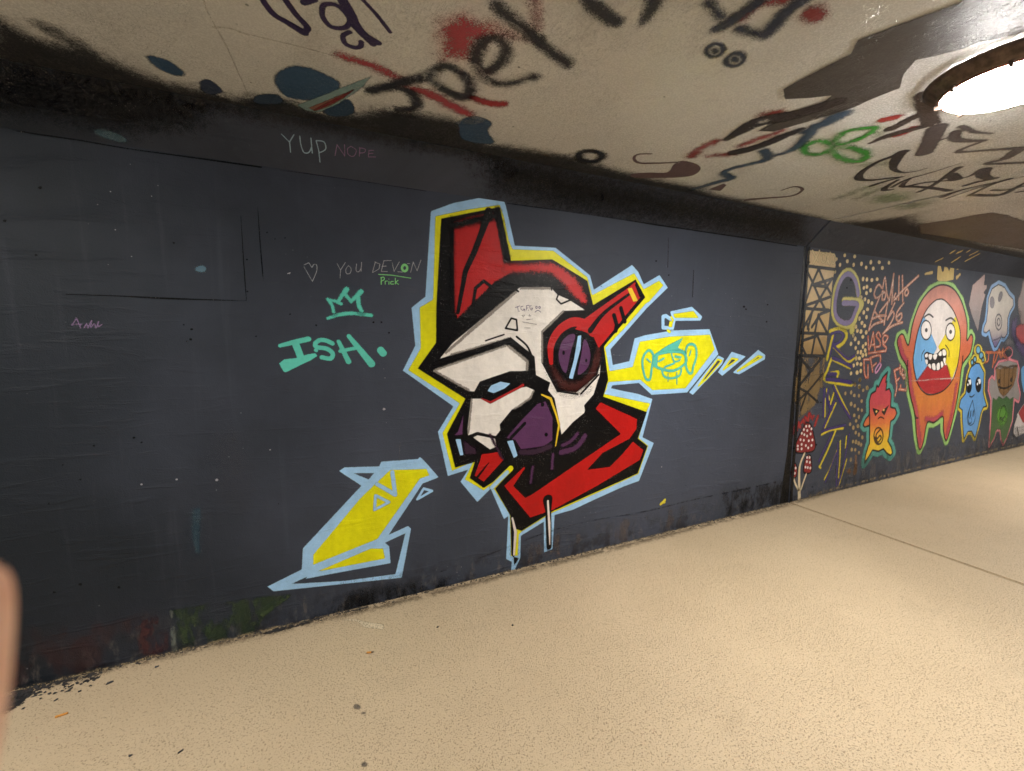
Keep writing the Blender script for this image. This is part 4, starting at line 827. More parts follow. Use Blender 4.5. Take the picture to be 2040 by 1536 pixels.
sheet('mouth', b2, 'wall', [S('O', [(195,1110),(212,1116),(232,1098)], 7)], pm((24, 26, 34), speckle=.2), 4, 1.2)
sheet('drop_emblem', b2, 'wall', [S('O', [(218,1140),(198,1200),(178,1270),(190,1328),(225,1318),(238,1255),(218,1140)], 6), S('O', [(190,1230),(186,1270)], 9), S('O', [(206,1225),(202,1265)], 9), S('O', [(225,1225),(222,1262)], 9), EO('O', 200, 1295, 12, 22, 5)], pm((30, 60, 80), speckle=.2), 4, 1.2)

gw = art('bark_creature', 'wall', 1995, 880, 'small painted creature with brown bark face, grey fur and green body in pink outline', 'graffiti')
hd = [(395,900),(420,855),(500,838),(560,858),(572,910),(560,1000),(580,1100),(572,1145),(535,1120),(520,1300),(480,1420),(455,1472),(440,1430),(432,1362),(402,1362),(385,1420),(350,1485),(362,1300),(365,1130),(345,1060),(350,990),(368,968),(392,1000)]
sheet('pink_outline', gw, 'wall', [outline_of(hd, 'O', 26), P('O', hd), EO('O', 495, 775, 30, 40, 8)], pm((222, 130, 142), speckle=.7), 1, 2.6)
g1 = sheet('grey_fur', gw, 'wall', [P('O', hd)], pm((150, 144, 142), speckle=.6), 2, 1.5)
sheet('green_body', gw, 'wall', [P('O', [(375,1120),(400,1140),(420,1110),(450,1130),(480,1110),(505,1135),(532,1115),(520,1300),(480,1420),(455,1472),(440,1430),(432,1362),(402,1362),(385,1420),(350,1485),(362,1300)])], pm((62, 100, 52), speckle=1.0), 3, 2)
sheet('green_glow', gw, 'wall', [El('O', 445, 1260, 40, 70)], pm((104, 170, 60), speckle=1.2, opacity=.8), 4, 7)
bf = sheet('bark_face', gw, 'wall', [P('O', [(395,895),(430,905),(470,880),(520,900),(560,872),(552,960),(530,1030),(480,1095),(455,1115),(425,1080),(408,1020)])], pm((128, 94, 52), speckle=1.0), 3, 2)
sheet('bark_grain', bf, 'wall', [S('O', [(430,905),(428,1060)], 7), S('O', [(462,890),(458,1100)], 6), S('O', [(500,895),(490,1060)], 7), S('O', [(530,890),(520,1010)], 6), S('O', [(395,898),(430,880),(470,895),(520,880),(562,880)], 10)], pm((100, 72, 42), speckle=1.0, opacity=.7), 4, 2.6)
sheet('face_features', bf, 'wall', [S('O', [(415,1038),(465,1050),(517,1025)], 8), El('O', 422, 995, 9, 18, 0, 8), El('O', 515, 985, 9, 18, 0, 8)], pm((26, 20, 18), speckle=.3), 5, 1.3)
sheet('leaf_emblem', gw, 'wall', [EO('O', 450, 1235, 22, 55, 6, .2), EO('O', 437, 1290, 12, 18, 5), EO('O', 462, 1285, 12, 18, 5)], pm((28, 52, 26), speckle=.3), 5, 1.3)
sheet('heart_sprout', gw, 'wall', [P('O', [(470,765),(482,748),(494,768),(508,748),(520,762),(510,795),(490,812),(476,795)]), S('O', [(490,805),(490,838)], 6)], pm((32, 26, 28), speckle=.4), 3, 1.3)

gh = art('ghost_creature', 'wall', 1990, 690, 'pale grey and purple tilted ghost in a thick light blue outline', 'graffiti')
gin = [(300,930),(310,850),(345,770),(365,600),(375,420),(430,270),(530,205),(620,250),(690,370),(750,430),(755,530),(700,620),(670,720),(660,960),(620,1020),(570,1010),(500,1150),(470,1170),(430,1060),(390,900),(340,945)]
sheet('blue_outline', gh, 'wall', [outline_of(gin, 'X', 86), P('X', gin)], pm((122, 164, 212), speckle=.6), 1, 2.6)
g2 = sheet('body', gh, 'wall', [P('X', gin)], pm((200, 190, 184), speckle=.8, ramp=('Z', 1.3, 2.0, [(0, (84, 66, 116)), (.28, (112, 98, 140)), (.55, (196, 186, 180)), (1, (206, 198, 188))])), 2, 1.8)
sheet('outline', g2, 'wall', [outline_of(gin, 'X', 12)], pm((66, 62, 76), speckle=.5), 3, 1.6)
sheet('eye', g2, 'wall', [El('X', 430, 480, 36, 90)], pm((130, 122, 128), speckle=1.0), 3, 2.4)
sheet('eye', g2, 'wall', [El('X', 556, 390, 30, 80, .25)], pm((110, 102, 108), speckle=1.0), 3, 2.4)
sheet('swirl', g2, 'wall', [EO('X', 530, 780, 50, 120, 14), EO('X', 530, 780, 22, 55, 14), S('X', [(450,1060),(530,1030),(580,980)], 12)], pm((96, 92, 104), speckle=.8), 3, 2)
tag(sheet('wing_shape', None, 'wall', [P('X', [(135,215),(250,110),(325,45),(310,215),(355,210),(345,270),(300,330),(330,360),(270,570),(215,930),(110,640),(78,510)])], pm((156, 134, 134), speckle=1.2, ramp=('Z', 1.5, 2.2, [(0, (140, 110, 104)), (.4, (128, 120, 120)), (1, (178, 150, 144))])), 1, 2.4), 'pinkish grey feathered wing shape left of the tilted ghost', 'graffiti')
rg = art('red_ghost', 'wall', 2035, 700, 'red and purple sprayed figure cut off by the right edge of the picture', 'graffiti')
sheet('grey_top', rg, 'wall', [P('X', [(880,300),(905,150),(960,120),(1100,200),(1100,800),(880,830),(830,600),(830,450)])], pm((150, 126, 124), speckle=1.4), 1, 5)
sheet('red_body', rg, 'wall', [P('X', [(800,860),(860,820),(1100,800),(1100,1130),(880,1100),(800,980)])], pm((178, 56, 60), speckle=1.2), 2, 5)
sheet('purple_mist', rg, 'wall', [P('X', [(740,760),(820,700),(800,1000),(900,1120),(1100,1140),(1100,1330),(900,1300),(780,1120),(720,960)])], pm((92, 70, 120), speckle=1.5, opacity=.8), 1, 9)
sheet('grey_mist', rg, 'wall', [El('X', 690, 1090, 80, 70)], pm((140, 136, 140), speckle=1.6, opacity=.6), 1, 9)
wb = art('boot_figure', 'wall', 2036, 860, 'white and red painted boot shape at the right edge by the wall foot', 'graffiti')
sheet('white_boot', wb, 'wall', [P('O', [(535,1340),(560,1250),(610,1170),(680,1160),(680,1340),(600,1400),(552,1425),(530,1395)])], pm((210, 204, 202), speckle=.6), 1, 2)
sheet('red_shaft', wb, 'wall', [P('O', [(570,1240),(610,1175),(680,1165),(680,1320),(605,1310)])], pm((168, 36, 44), speckle=.6), 2, 2)
sheet('sole_line', wb, 'wall', [S('O', [(560,1260),(535,1335),(530,1395),(552,1428)], 8), S('O', [(560,1350),(572,1410)], 8)], pm((30, 24, 26), speckle=.4), 3, 1.5)
tag(sheet('blue_edge_shape', None, 'wall', [P('O', [(590,905),(605,880),(680,860),(680,1090),(610,1080),(595,1000)])], pm((104, 164, 214), speckle=.5), 1, 2), 'sliver of a light blue painted shape at the right picture edge', 'graffiti')
# wear along the foot and the line of a scratch over the big creature
sheet('scratch', WF, 'wall', [S('V', [(60,640),(230,630),(370,628),(480,610),(640,605),(880,590)], [3, 5, 10, 6, 10, 4])], pm((214, 196, 190), speckle=1.0, worn=.1, opacity=.8), 9, 1.3)
sheet('scuff', WF, 'wall', [P('W', [(1660,935),(1760,905),(1850,890),(2040,860),(2040,880),(1800,935),(1662,968)])], pm((92, 92, 98), speckle=1.5, worn=.6, opacity=.55), 1, 10)
sheet('bug_hole', WF, 'wall', [El('F', x, y, 8, 9, 0, 8) for x, y in ((446,70), (686,90), (340,300), (738,470), (700,545))]+[El('G', x, y, 12, 7, 0, 8) for x, y in ((255,345), (515,335), (222,838), (468,800), (425,1260), (185,1318))], pm((4, 4, 5), rough=.7, speckle=.6), 9, 1.4)
sheet('black_joint_paint', WF, 'wall', [P('W', [(1610,490),(1613,492),(1594,760),(1577,999),(1572,1001),(1588,760)])], pm((9, 9, 10), rough=.4, speckle=.6), 8, 3)

# ------------------------------------------------------------------ ceiling: overspray along the edge, then tags
cp = lambda rgb, **k: pm(rgb, 'ceiling', k.pop('rough', .38), **k)
ed = sheet('black_overspray', ceil, 'ceiling', [P('W', [('Ss', [(-120,90),(100,190),(220,275),(360,325),(500,335),(330,225),(290,175),(450,235),(700,372),(900,492),(1100,570),(1300,640),(1540,682),(1760,742)]),
    ('I', [(250,735),(450,792),(640,870),(900,872),(1050,835),(1250,842),(1450,882),(1650,922),(1750,975),(1900,1100)]), ('J', [(400,1100),(640,1142),(900,1180),(1030,1205),(1250,1275),(1500,1345),(1800,1405),(1990,1440)]), ('K', [(330,1440),(500,1492)]), ('M', [(250,925),(420,960)]),
    ('W', [(1640,445),(1588,440),(1000,330),(480,228),(0,135),(-30,130)])])], cp((30, 31, 36), speckle=.8, opacity=.82), 1, 42, cell=0.011)
sheet('black_overspray', ceil, 'ceiling', [P('W', [('M', [(520,985),(760,985),(1100,940),(1180,1000),(1450,1090),(1720,1165),(2060,1230)]), ('W', [(2080,530),(1900,492),(1690,452)])])], cp((34, 31, 32), speckle=.8, opacity=.82), 1, 28)
sheet('brown_patch', ceil, 'ceiling', [P('M', [(1180,1010),(1330,985),(1500,960),(1640,930),(1780,910),(1900,930),(2100,1000),(2100,1220),(1720,1160),(1200,1080)])], cp((112, 98, 84), speckle=.8, opacity=.9), 2, 5)

sheet('black_overspray', WN, 'haunch', [P('W', [(955,295),(1100,322),(1306,372),(1600,425),(1600,482),(1320,440),(1150,418),(1060,392),(990,372)])], pm((17, 16, 16), speckle=.8, opacity=.8), 1, 95, cell=0.012)
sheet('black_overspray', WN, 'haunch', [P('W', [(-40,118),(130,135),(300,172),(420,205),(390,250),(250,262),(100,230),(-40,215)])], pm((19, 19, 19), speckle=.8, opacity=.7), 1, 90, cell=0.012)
sheet('trowel_line', ceil, 'ceiling', [S('Ss', [(1555,-10),(1585,80),(1640,185),(1730,345),(1800,500),(1905,735)], [5, 6, 5, 8, 5, 4]), S('Ss', [(1635,205),(1760,215),(1905,268)], [16, 10, 4]), S('I', [(-20,240),(250,305),(480,360),(740,432)], [6, 8, 7, 4])], cp((224, 222, 214), rough=.3, speckle=1.2, worn=.05, opacity=.8), 2, 2, split=True)
BB = cp((66, 94, 124), speckle=.6)
tag(sheet('blue_blob', None, 'ceiling', [P('Ss', [(1125,430),(1190,428),(1300,470),(1390,535),(1402,570),(1340,575),(1250,540),(1165,485)], s=True)], BB, 2, 11), 'small dark blue oval blob on the ceiling at far left', 'graffiti', 'blue blobs at the ceiling edge')
tag(sheet('blue_blob', None, 'ceiling', [P('Ss', [(1535,620),(1590,605),(1650,640),(1700,700),(1600,720),(1540,680)], s=True)], cp((60, 72, 96), speckle=.7), 2, 6), 'dull blue half blob rising from the black edge beside the small oval', 'graffiti', 'blue blobs at the ceiling edge')
tag(sheet('blue_blob', None, 'ceiling', [P('I', [(262,620),(290,545),(370,512),(450,505),(560,530),(690,590),(755,640),(720,710),(600,762),(450,760),(330,725)], s=True)], BB, 2, 11), 'large dark blue oval blob on the ceiling below the purple letters', 'graffiti', 'blue blobs at the ceiling edge')
tag(sheet('blue_blob', None, 'ceiling', [P('I', [(620,850),(720,790),(810,755),(865,810),(850,870),(720,890)], s=True)], cp((54, 78, 104), speckle=.6), 2, 5), 'dark blue patch tucked under the pale spike at the ceiling edge', 'graffiti', 'blue blobs at the ceiling edge')
tag(sheet('blue_blob', None, 'ceiling', [P('J', [(140,930),(200,890),(300,895),(385,940),(350,1000),(400,1090),(250,1090),(140,1040)], s=True)], cp((60, 88, 118), speckle=.9), 2, 6), 'ragged blue blob below the black name at the ceiling edge', 'graffiti', 'blue blobs at the ceiling edge')
tag(sheet('blue_blob', None, 'ceiling', [P('I', [(100,740),(200,715),(300,730),(300,790),(120,790)], s=True)], cp((54, 72, 94), speckle=.7), 2, 6), 'low dark blue bump left of the large blue blob', 'graffiti', 'blue blobs at the ceiling edge')
sp_ = art('pale_spike', 'ceiling', 680, 185, 'pale teal and brown spike pointing right below the large blue blob', 'graffiti')
sheet('teal_edge', sp_, 'ceiling', [P('I', [(430,800),(600,735),(740,680),(880,625),(1000,575),(930,660),(850,720),(740,790),(600,855),(500,840)])], cp((138, 168, 170), speckle=.7), 3, 4)
sheet('brown_core', sp_, 'ceiling', [P('I', [(520,820),(640,770),(760,722),(860,680),(780,750),(660,815),(570,845)])], cp((150, 110, 92), speckle=.7), 4, 4)
sheet('red_line', sp_, 'ceiling', [S('I', [(560,838),(680,780),(790,725),(858,680)], [10, 20, 14, 6])], cp((132, 44, 48), speckle=.7), 5, 3)
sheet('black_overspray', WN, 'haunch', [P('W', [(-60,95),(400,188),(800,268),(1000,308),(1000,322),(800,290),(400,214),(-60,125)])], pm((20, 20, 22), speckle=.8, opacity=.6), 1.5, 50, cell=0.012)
pt = art('purple_tag', 'ceiling', 650, 30, 'dark purple looping letters sprayed on the ceiling at the top of the picture', 'graffiti')
PU = cp((66, 54, 92), speckle=.5)
sheet('letter', pt, 'ceiling', [S('I', [(130,-60),(240,95),(350,165),(480,245)], [40, 46, 50, 60]), S('I', [(480,240),(508,205),(420,105),(330,-20)], 44)], PU, 3, 3)
sheet('letter', pt, 'ceiling', [S('I', [(480,15),(560,-10)], 50), S('I', [(620,90),(640,30),(740,40),(830,140),(800,205),(700,205),(640,150)], 36, True), S('I', [(760,-30),(830,90),(880,190),(960,270),(1050,325)], [70, 75, 65, 45, 45]), S('I', [(870,200),(940,270),(1010,335)], 42), S('I', [(830,240),(782,270),(800,330),(870,360),(915,350),(920,315)], 34)], PU, 3, 3)
sheet('dash', pt, 'ceiling', [S('I', [(920,-20),(1040,110),(1140,240)], 28)], PU, 3, 3)
NB_, RD = cp((44, 46, 54), speckle=.7, opacity=.93), cp((186, 60, 76), speckle=.8, opacity=.8)
rs = art('red_smears', 'ceiling', 950, 130, 'soft red spray smears under the black name on the ceiling', 'graffiti')
sheet('smear', rs, 'ceiling', [P('I', [(1540,180),(1690,130),(1850,190),(2060,260),(1800,300),(1720,440),(1560,440)])], RD, 2, 60)
sheet('smear', rs, 'ceiling', [S('I', [(740,420),(1000,500),(1190,590)], [50, 62, 56])], RD, 2, 24)
sheet('smear', rs, 'ceiling', [S('I', [(1260,660),(1450,720),(1600,800),(1740,870)], [56, 66, 70, 66])], RD, 2, 20)
sheet('smear', rs, 'ceiling', [S('J', [(230,740),(350,785),(470,795)], [50, 62, 56])], cp((168, 50, 58), speckle=.8, opacity=.9), 2, 15)
sheet('smear', rs, 'ceiling', [S('J', [(700,-20),(735,200)], 70), S('J', [(480,260),(640,295)], 50)], cp((160, 60, 72), speckle=1.4, opacity=.6), 2, 20)
jn = art('black_name_tag', 'ceiling', 950, 170, 'fuzzy black sprayed letters spelling JOEY across the ceiling', 'graffiti')
sheet('letter', jn, 'ceiling', [S('I', [(1000,690),(1370,595)], [76, 84]), S('I', [(1180,660),(1290,700),(1345,770),(1310,825),(1190,840)], [50, 60, 62, 50, 36])], NB_, 3, 19)
sheet('letter', jn, 'ceiling', [S('I', [(1450,575),(1560,505),(1690,560),(1760,670),(1690,745),(1570,690),(1480,630)], 66, True)], NB_, 3, 21)
sheet('letter', jn, 'ceiling', [S('J', [(262,430),(320,320),(420,290),(490,370),(450,470),(350,545),(280,510)], 70, True), S('J', [(275,520),(360,615),(520,640),(640,605),(710,585)], [60, 56, 40, 44, 56])], NB_, 3, 28)
sheet('letter', jn, 'ceiling', [S('J', [(425,40),(560,170),(700,275),(820,380),(965,485)], [80, 95, 90, 70, 76])], NB_, 3, 28)
sheet('letter', jn, 'ceiling', [S('J', [(1110,-20),(1215,90),(1340,165)], [100, 105, 90]), S('J', [(1640,-40),(1605,60),(1530,170)], [100, 95, 50])], cp((50, 52, 62), speckle=.7, opacity=.9), 3, 24)
nv = art('navy_tag', 'ceiling', 1500, 60, 'blurry navy and red sprayed strokes with two eye rings on the ceiling', 'graffiti')
NV = cp((44, 50, 72), speckle=.7, opacity=.92)
sheet('stroke', nv, 'ceiling', [S('K', [(420,10),(520,120)], 56), S('K', [(500,215),(620,140),(820,0)], [80, 100, 100]), S('K', [(1180,-30),(1000,110),(880,250)], [110, 105, 95]), S('K', [(660,215),(860,275)], [60, 64])], NV, 4, 25)
sheet('eye_ring', nv, 'ceiling', [EO('K', 477, 380, 66, 48, 30, -.3), El('K', 477, 385, 30, 22)], NV, 4, 10)
sheet('eye_ring', nv, 'ceiling', [EO('K', 630, 452, 70, 48, 30, -.3), El('K', 632, 452, 34, 24)], NV, 4, 10)
sheet('red_smudge', nv, 'ceiling', [El('K', 1240, 105, 105, 62, -.2), S('K', [(680,140),(820,30),(1020,0)], 60)], cp((152, 50, 54), speckle=.8, opacity=.85), 3, 26, split=True)

ro = art('roller_patch', 'ceiling', 1700, 150, 'broad grey-black paint roller swipes covering the ceiling beside the lamp', 'graffiti')
GB = cp((82, 77, 74), speckle=.9, rough=.46)
sheet('roller_swipe', ro, 'ceiling', [P('L', [(85,720),(400,550),(640,430),(690,320),(1180,140),(1540,10),(1540,-90),(2300,-90),(2300,170),(1950,280),(1660,340),(1560,385),(1350,440),(1250,462),(1160,480),(1060,600),(1030,710),(800,800),(650,870),(350,965),(0,1065),(-120,1060),(180,910),(420,820),(480,770),(300,790),(100,800)])], GB, 4, 3, cell=0.007)
sheet('roller_swipe', ro, 'ceiling', [S('K', [(570,1060),(800,935),(1100,870),(1400,775)], [40, 110, 105, 90])], cp((58, 50, 50), speckle=1.2, worn=.05), 5, 6)
sheet('roller_swipe', ro, 'ceiling', [S('K', [(640,1160),(800,1120),(1000,1040),(1130,985)], [70, 66, 60, 40])], cp((54, 48, 50), speckle=1.2, worn=.05), 5, 6)
sheet('roller_swipe', ro, 'ceiling', [S('L', [(790,1160),(960,1090),(1240,1020)], [16, 60, 44]), S('L', [(960,1040),(1180,930)], 60), S('L', [(1210,760),(1250,900),(1290,1000)], 80)], cp((70, 60, 58), speckle=1.2, worn=.05), 5, 6)
sheet('red_edge', ro, 'ceiling', [S('K', [(480,1080),(370,1130),(300,1190)], [44, 40, 50]), S('K', [(640,1170),(540,1180),(430,1190)], [50, 40, 22]), S('K', [(850,870),(960,855)], 50), S('K', [(980,1000),(820,1060),(680,1110)], 40)], cp((160, 52, 50), speckle=1.2, opacity=.8), 3, 15, split=True)
sheet('red_edge', ro, 'ceiling', [S('L', [(900,970),(990,950)], [60, 70]), S('L', [(1020,1090),(1130,1040)], 60)], cp((178, 58, 54), speckle=1.2), 3, 8, split=True)
bs_ = art('blue_zigzag', 'ceiling', 1480, 320, 'dark blue zigzag spray line near the ceiling edge left of the green loops', 'graffiti')
sheet('stroke', bs_, 'ceiling', [S('K', [(1440,870),(1320,940),(1150,1010)], [100, 80, 40]), S('K', [(1250,960),(1120,1110),(1010,1165),(890,1195)], [60, 50, 30, 40]), S('K', [(850,1150),(880,1210),(760,1250),(610,1285),(545,1320),(600,1360),(480,1395),(310,1445)], [50, 44, 30, 32, 36, 40, 34, 22])], cp((58, 82, 106), speckle=.8, opacity=.9), 4, 11)
mv = art('mauve_scroll', 'ceiling', 1330, 340, 'muted mauve scroll shape with curling lines at the ceiling edge', 'graffiti')
sheet('scroll_line', mv, 'ceiling', [S('N', [(1010,88),(920,92),(895,120),(930,150),(1050,152),(1180,146)], 12), S('N', [(1660,400),(1800,388),(1970,372),(2035,330),(1985,310),(1895,335)], [22, 18, 12, 10, 10, 8])], cp((104, 82, 84), speckle=.7), 2, 2, split=True)
sheet('scroll_body', mv, 'ceiling', [P('N', [(1165,160),(1220,135),(1310,155),(1345,190),(1290,235),(1150,250),(900,250),(880,225),(1000,215),(1120,215)], s=True), P('N', [(1400,330),(1500,290),(1520,300),(1480,340)])], cp((110, 88, 90), speckle=.7, opacity=.9), 2, 2.4, split=True)
tag(sheet('black_ring', None, 'ceiling', [EO('N', 598, 105, 82, 36, 34)], cp((24, 24, 28), speckle=.8), 3, 12), 'small fuzzy black ring sprayed where the ceiling meets the slope', 'graffiti')
gl = art('green_loops', 'ceiling', 1670, 290, 'three bright green sprayed loops on the ceiling below the roller swipes', 'graffiti')
GN = cp((46, 158, 40), speckle=1.0)
for pts, wd in (([(255,392),(330,328),(430,330),(478,370),(400,428),(300,430)], 30), ([(512,320),(600,245),(810,215),(790,262),(660,322),(540,350)], 36), ([(505,385),(610,375),(755,420),(735,478),(640,492),(515,440)], 36)):
    sheet('loop', gl, 'ceiling', [S('M', pts, wd, True)], GN, 6, 13)
sheet('green_mist', gl, 'ceiling', [S('M', [(540,790),(780,700)], 22), S('M', [(700,790),(860,720)], 18), El('M', 960, 790, 150, 36, -.1), El('M', 1150, 850, 130, 20, -.15), S('M', [(740,520),(900,515)], 24), S('M', [(860,280),(900,250)], 20)], cp((92, 142, 60), speckle=1.0, opacity=.45), 3, 26, split=True)
bk = art('black_script', 'ceiling', 1850, 360, 'thin flowing black script sprayed on the ceiling under the lamp', 'graffiti')
BS = cp((44, 42, 46), speckle=.6)
sheet('script_line', bk, 'ceiling', [S('Y', [(810,110),(720,150),(540,220),(400,310),(360,380),(460,400),(620,385),(810,362)], [70, 40, 30, 34, 44, 24, 22, 14]), S('Y', [(810,110),(740,190),(715,280),(800,320),(930,310),(1060,275)], [50, 60, 34, 18, 12, 8]), S('Y', [(780,370),(600,420),(490,455)], [14, 24, 28]), S('Y', [(760,395),(650,460),(620,500),(700,495)], [16, 26, 30, 20]), S('Y', [(700,470),(840,395),(1100,320),(1410,220)], [16, 16, 12, 6])], BS, 4, 3)
sheet('script_line', bk, 'ceiling', [S('Y', [(870,390),(800,460),(940,465),(1100,480),(1280,505)], [18, 26, 26, 30, 34]), S('Y', [(970,518),(1100,460),(1300,320),(1380,270)], [24, 24, 26, 40]), S('Y', [(850,460),(1060,420),(1280,400),(1480,360),(1600,290),(1650,290)], [22, 20, 16, 18, 24, 60]), S('Y', [(1640,290),(1620,350),(1700,390)], [70, 60, 40]), S('Y', [(1440,455),(1560,420),(1740,380)], [30, 26, 40]), S('Y', [(1300,340),(1350,390)], 60)], BS, 4, 3.5)
sheet('script_line', bk, 'ceiling', [S('Y', [(1210,570),(1400,500),(1740,420)], [30, 18, 10]), S('Y', [(1240,590),(1500,500),(1760,420)], 10), S('Y', [(1470,560),(1720,440),(1900,385)], [16, 22, 30]), S('Y', [(1530,550),(1700,555),(1830,540),(2060,420)], [34, 36, 34, 14]), S('Y', [(1720,500),(1850,500),(2040,460)], 22), S('Y', [(1980,520),(2100,500)], 24)], BS, 4, 3.5)
sheet('script_line', bk, 'ceiling', [S('M', [(1335,215),(1290,310),(1230,425)], [90, 80, 70]), S('M', [(1290,340),(1420,298)], [36, 12]), S('M', [(1490,250),(1475,305),(1560,325),(1720,322)], [50, 50, 36, 26]), S('M', [(1720,322),(1500,412),(1760,400),(2080,378)], [20, 24, 24, 40]), S('M', [(2000,395),(1880,470),(1735,512),(2080,500)], [60, 40, 20, 26]), S('M', [(1530,205),(1640,250),(1780,265)], [30, 26, 10])], cp((88, 82, 84), speckle=.7), 4, 7)  # strokes near the lamp: its washed-out glare is put into a paler paint

# ------------------------------------------------------------------ along the wall foot
sheet('floor_coating_lap', WN, 'wall', [S('W', [(-60,1398),(158,1344),(335,1301),(500,1262),(640,1230),(800,1192),(1000,1142),(1185,1097),(1400,1043),(1568,1002)], [2, 4, 3, 5, 4, 3, 3, 4, 3, 2])], pm((166, 148, 116), rough=.6, speckle=2.0, worn=.3), 4, 4.5, cell=0.006)
sheet('floor_coating_lap', WF, 'wall', [S('W', [(1573,1000),(1669,971),(1796,939),(1900,914),(2080,873)], [1, 2, 1.5, 2, 1.5])], pm((150, 134, 106), rough=.6, speckle=2.2, worn=.4), 10, 3)
sheet('grime_line', floor, 'floor', [S('W', [(-60,1404),(158,1350),(335,1307),(500,1268),(640,1236),(800,1198),(1000,1148),(1185,1102),(1400,1048),(1568,1006),(1669,976),(1796,944),(2060,881)], [16, 12, 9, 12, 8, 10, 8, 9, 6, 5, 5, 4, 4])], pm((112, 97, 74), 'floor', rough=.75, speckle=1.6, worn=.15, opacity=.6), 1, 12, cell=0.009)
sheet('pale_patch', floor, 'floor', [P('R', [(1290,460),(1390,450),(1440,470),(1580,490),(1575,525),(1450,510),(1400,470)])], pm((214, 197, 166), 'floor', rough=.6, speckle=.9), 1, 2)
sheet('wall_paint_drips', floor, 'floor', [S('W', [(60,1368),(160,1345),(240,1326)], [9, 4, 5]), S('W', [(530,1262),(600,1242),(650,1228)], [6, 12, 4]), S('W', [(690,1220),(730,1210)], 4), P('W', [(-20,1400),(20,1385),(70,1362),(66,1380),(40,1405),(10,1425),(-20,1430)])], pm((40, 40, 42), 'floor', rough=.55, speckle=1.8, worn=.15), 2, 4, split=True)
sheet('scuff_mark', floor, 'floor', [El('W', 712, 1408, 7, 5), El('W', 725, 1421, 4, 3), El('W', 726, 1523, 6, 5)], pm((124, 112, 98), 'floor', rough=.6, speckle=1.6, opacity=.8), 1, 4, split=True)
# crumbled mortar and dirt in the angle between wall and floor
M_CRUMB = plain('mortar_crumbs', (112, 98, 78), 0.85, scale=60)
M_DIRT = plain('dark_paint_crumbs', (44, 42, 42), 0.7, scale=60)
def crumbs(name, n, xr, mat, size, spread=0.012):
    bm = bmesh.new()
    for _ in range(n):
        x = random.uniform(*xr); y = -abs(random.gauss(0, spread))-0.002; r = random.uniform(*size)
        m4 = Matrix.Translation((x, y, r*0.35)) @ Matrix.Rotation(random.uniform(0, 6.3), 4, 'Z') @ Matrix.Diagonal((random.uniform(.8, 2.2), random.uniform(.6, 1.1), random.uniform(.4, .8), 1))
        ret = bmesh.ops.create_icosphere(bm, subdivisions=1, radius=r, matrix=m4)
        for v in ret['verts']: v.co += Vector((random.uniform(-1, 1), random.uniform(-1, 1), random.uniform(-1, 1)))*r*0.22
    o = bm_object(name, bm, mat, floor); o['kind'] = 'stuff'
crumbs('mortar_crumbs', 700, (-1.3, 9.6), M_CRUMB, (0.002, 0.006))
crumbs('paint_crumbs', 500, (-1.3, 4.0), M_DIRT, (0.002, 0.006))
crumbs('corner_rubble', 260, (-1.5, -0.97), M_DIRT, (0.002, 0.008), 0.045)

# ------------------------------------------------------------------ litter on the floor
M_FILT = plain('cork_filter_paper', (204, 140, 60), 0.7, scale=300)
M_ASH = plain('burnt_tobacco', (70, 62, 54), 0.9, scale=400, bump=0.001)
def butt(px, py, rot, L, label, burnt):
    x, y = to_plane('floor', px, py)
    root = empty('cigarette_butt', (x, y, 0.0), label, 'cigarette butt', 'cigarette butts on the floor'); root.rotation_euler = (0, 0, rot)
    def tube(x0, x1, r0, r1, mat, name):
        bm = bmesh.new(); n = 12; rings = []
        for k in range(4):
            t = k/3; r = r0+(r1-r0)*t
            rings.append([bm.verts.new((x0+(x1-x0)*t+random.uniform(-.0006, .0006), r*math.cos(2*math.pi*i/n)*1.1, 0.0042+r*math.sin(2*math.pi*i/n)*0.82)) for i in range(n)])
        for p, q in zip(rings[:-1], rings[1:]):
            for i in range(n): bm.faces.new((p[i], p[(i+1) % n], q[(i+1) % n], q[i]))
        bm.faces.new(list(reversed(rings[0]))); bm.faces.new(rings[-1])
        o = bm_object(name, bm, mat, None, True); o.parent = root
    tube(-L/2, L/2-(0.009 if burnt else 0), 0.0047, 0.0044, M_FILT, 'filter')
    if burnt: tube(L/2-0.0088, L/2+0.003, 0.0043, 0.002, M_ASH, 'burnt_end')
butt(737, 1301, -0.28, 0.031, 'orange cigarette butt with a burnt end lying in the middle of the floor', True)
butt(123, 1426, 0.12, 0.036, 'plain orange cigarette butt near the lower left corner of the floor', False)
M_CHIP = plain('charcoal_paint_chip', (52, 54, 58), 0.5, scale=120, bump=0.001)
def chip(px, py, sx, sy, rot, label):
    x, y = to_plane('floor', px, py)
    bm = bmesh.new(); n = 9
    top = []; bot = []
    for i in range(n):
        a = 2*math.pi*i/n; k = random.uniform(.6, 1.1)
        u, v = sx*k*math.cos(a), sy*k*math.sin(a)
        p = (u*math.cos(rot)-v*math.sin(rot), u*math.sin(rot)+v*math.cos(rot))
        bot.append(bm.verts.new((p[0], p[1], 0.0006))); top.append(bm.verts.new((p[0]*.9, p[1]*.9, 0.003+random.uniform(0, .004))))
    for i in range(n): bm.faces.new((bot[i], bot[(i+1) % n], top[(i+1) % n], top[i]))
    bm.faces.new(top); bm.faces.new(list(reversed(bot)))
    o = bm_object('paint_chip', bm, M_CHIP); o.location = (x, y, 0)
    tag(o, label, 'paint chip', 'paint chips fallen from the wall')
chip(220, 1360, 0.017, 0.007, 0.5, 'largest dark paint chip on the floor near the lower left of the wall')
chip(312, 1329, 0.011, 0.007, 0.3, 'dark diamond-shaped paint chip below the red washed foot of the wall')
chip(1021, 1246, 0.007, 0.005, 0.2, 'small round black chip alone on the floor below the mural')
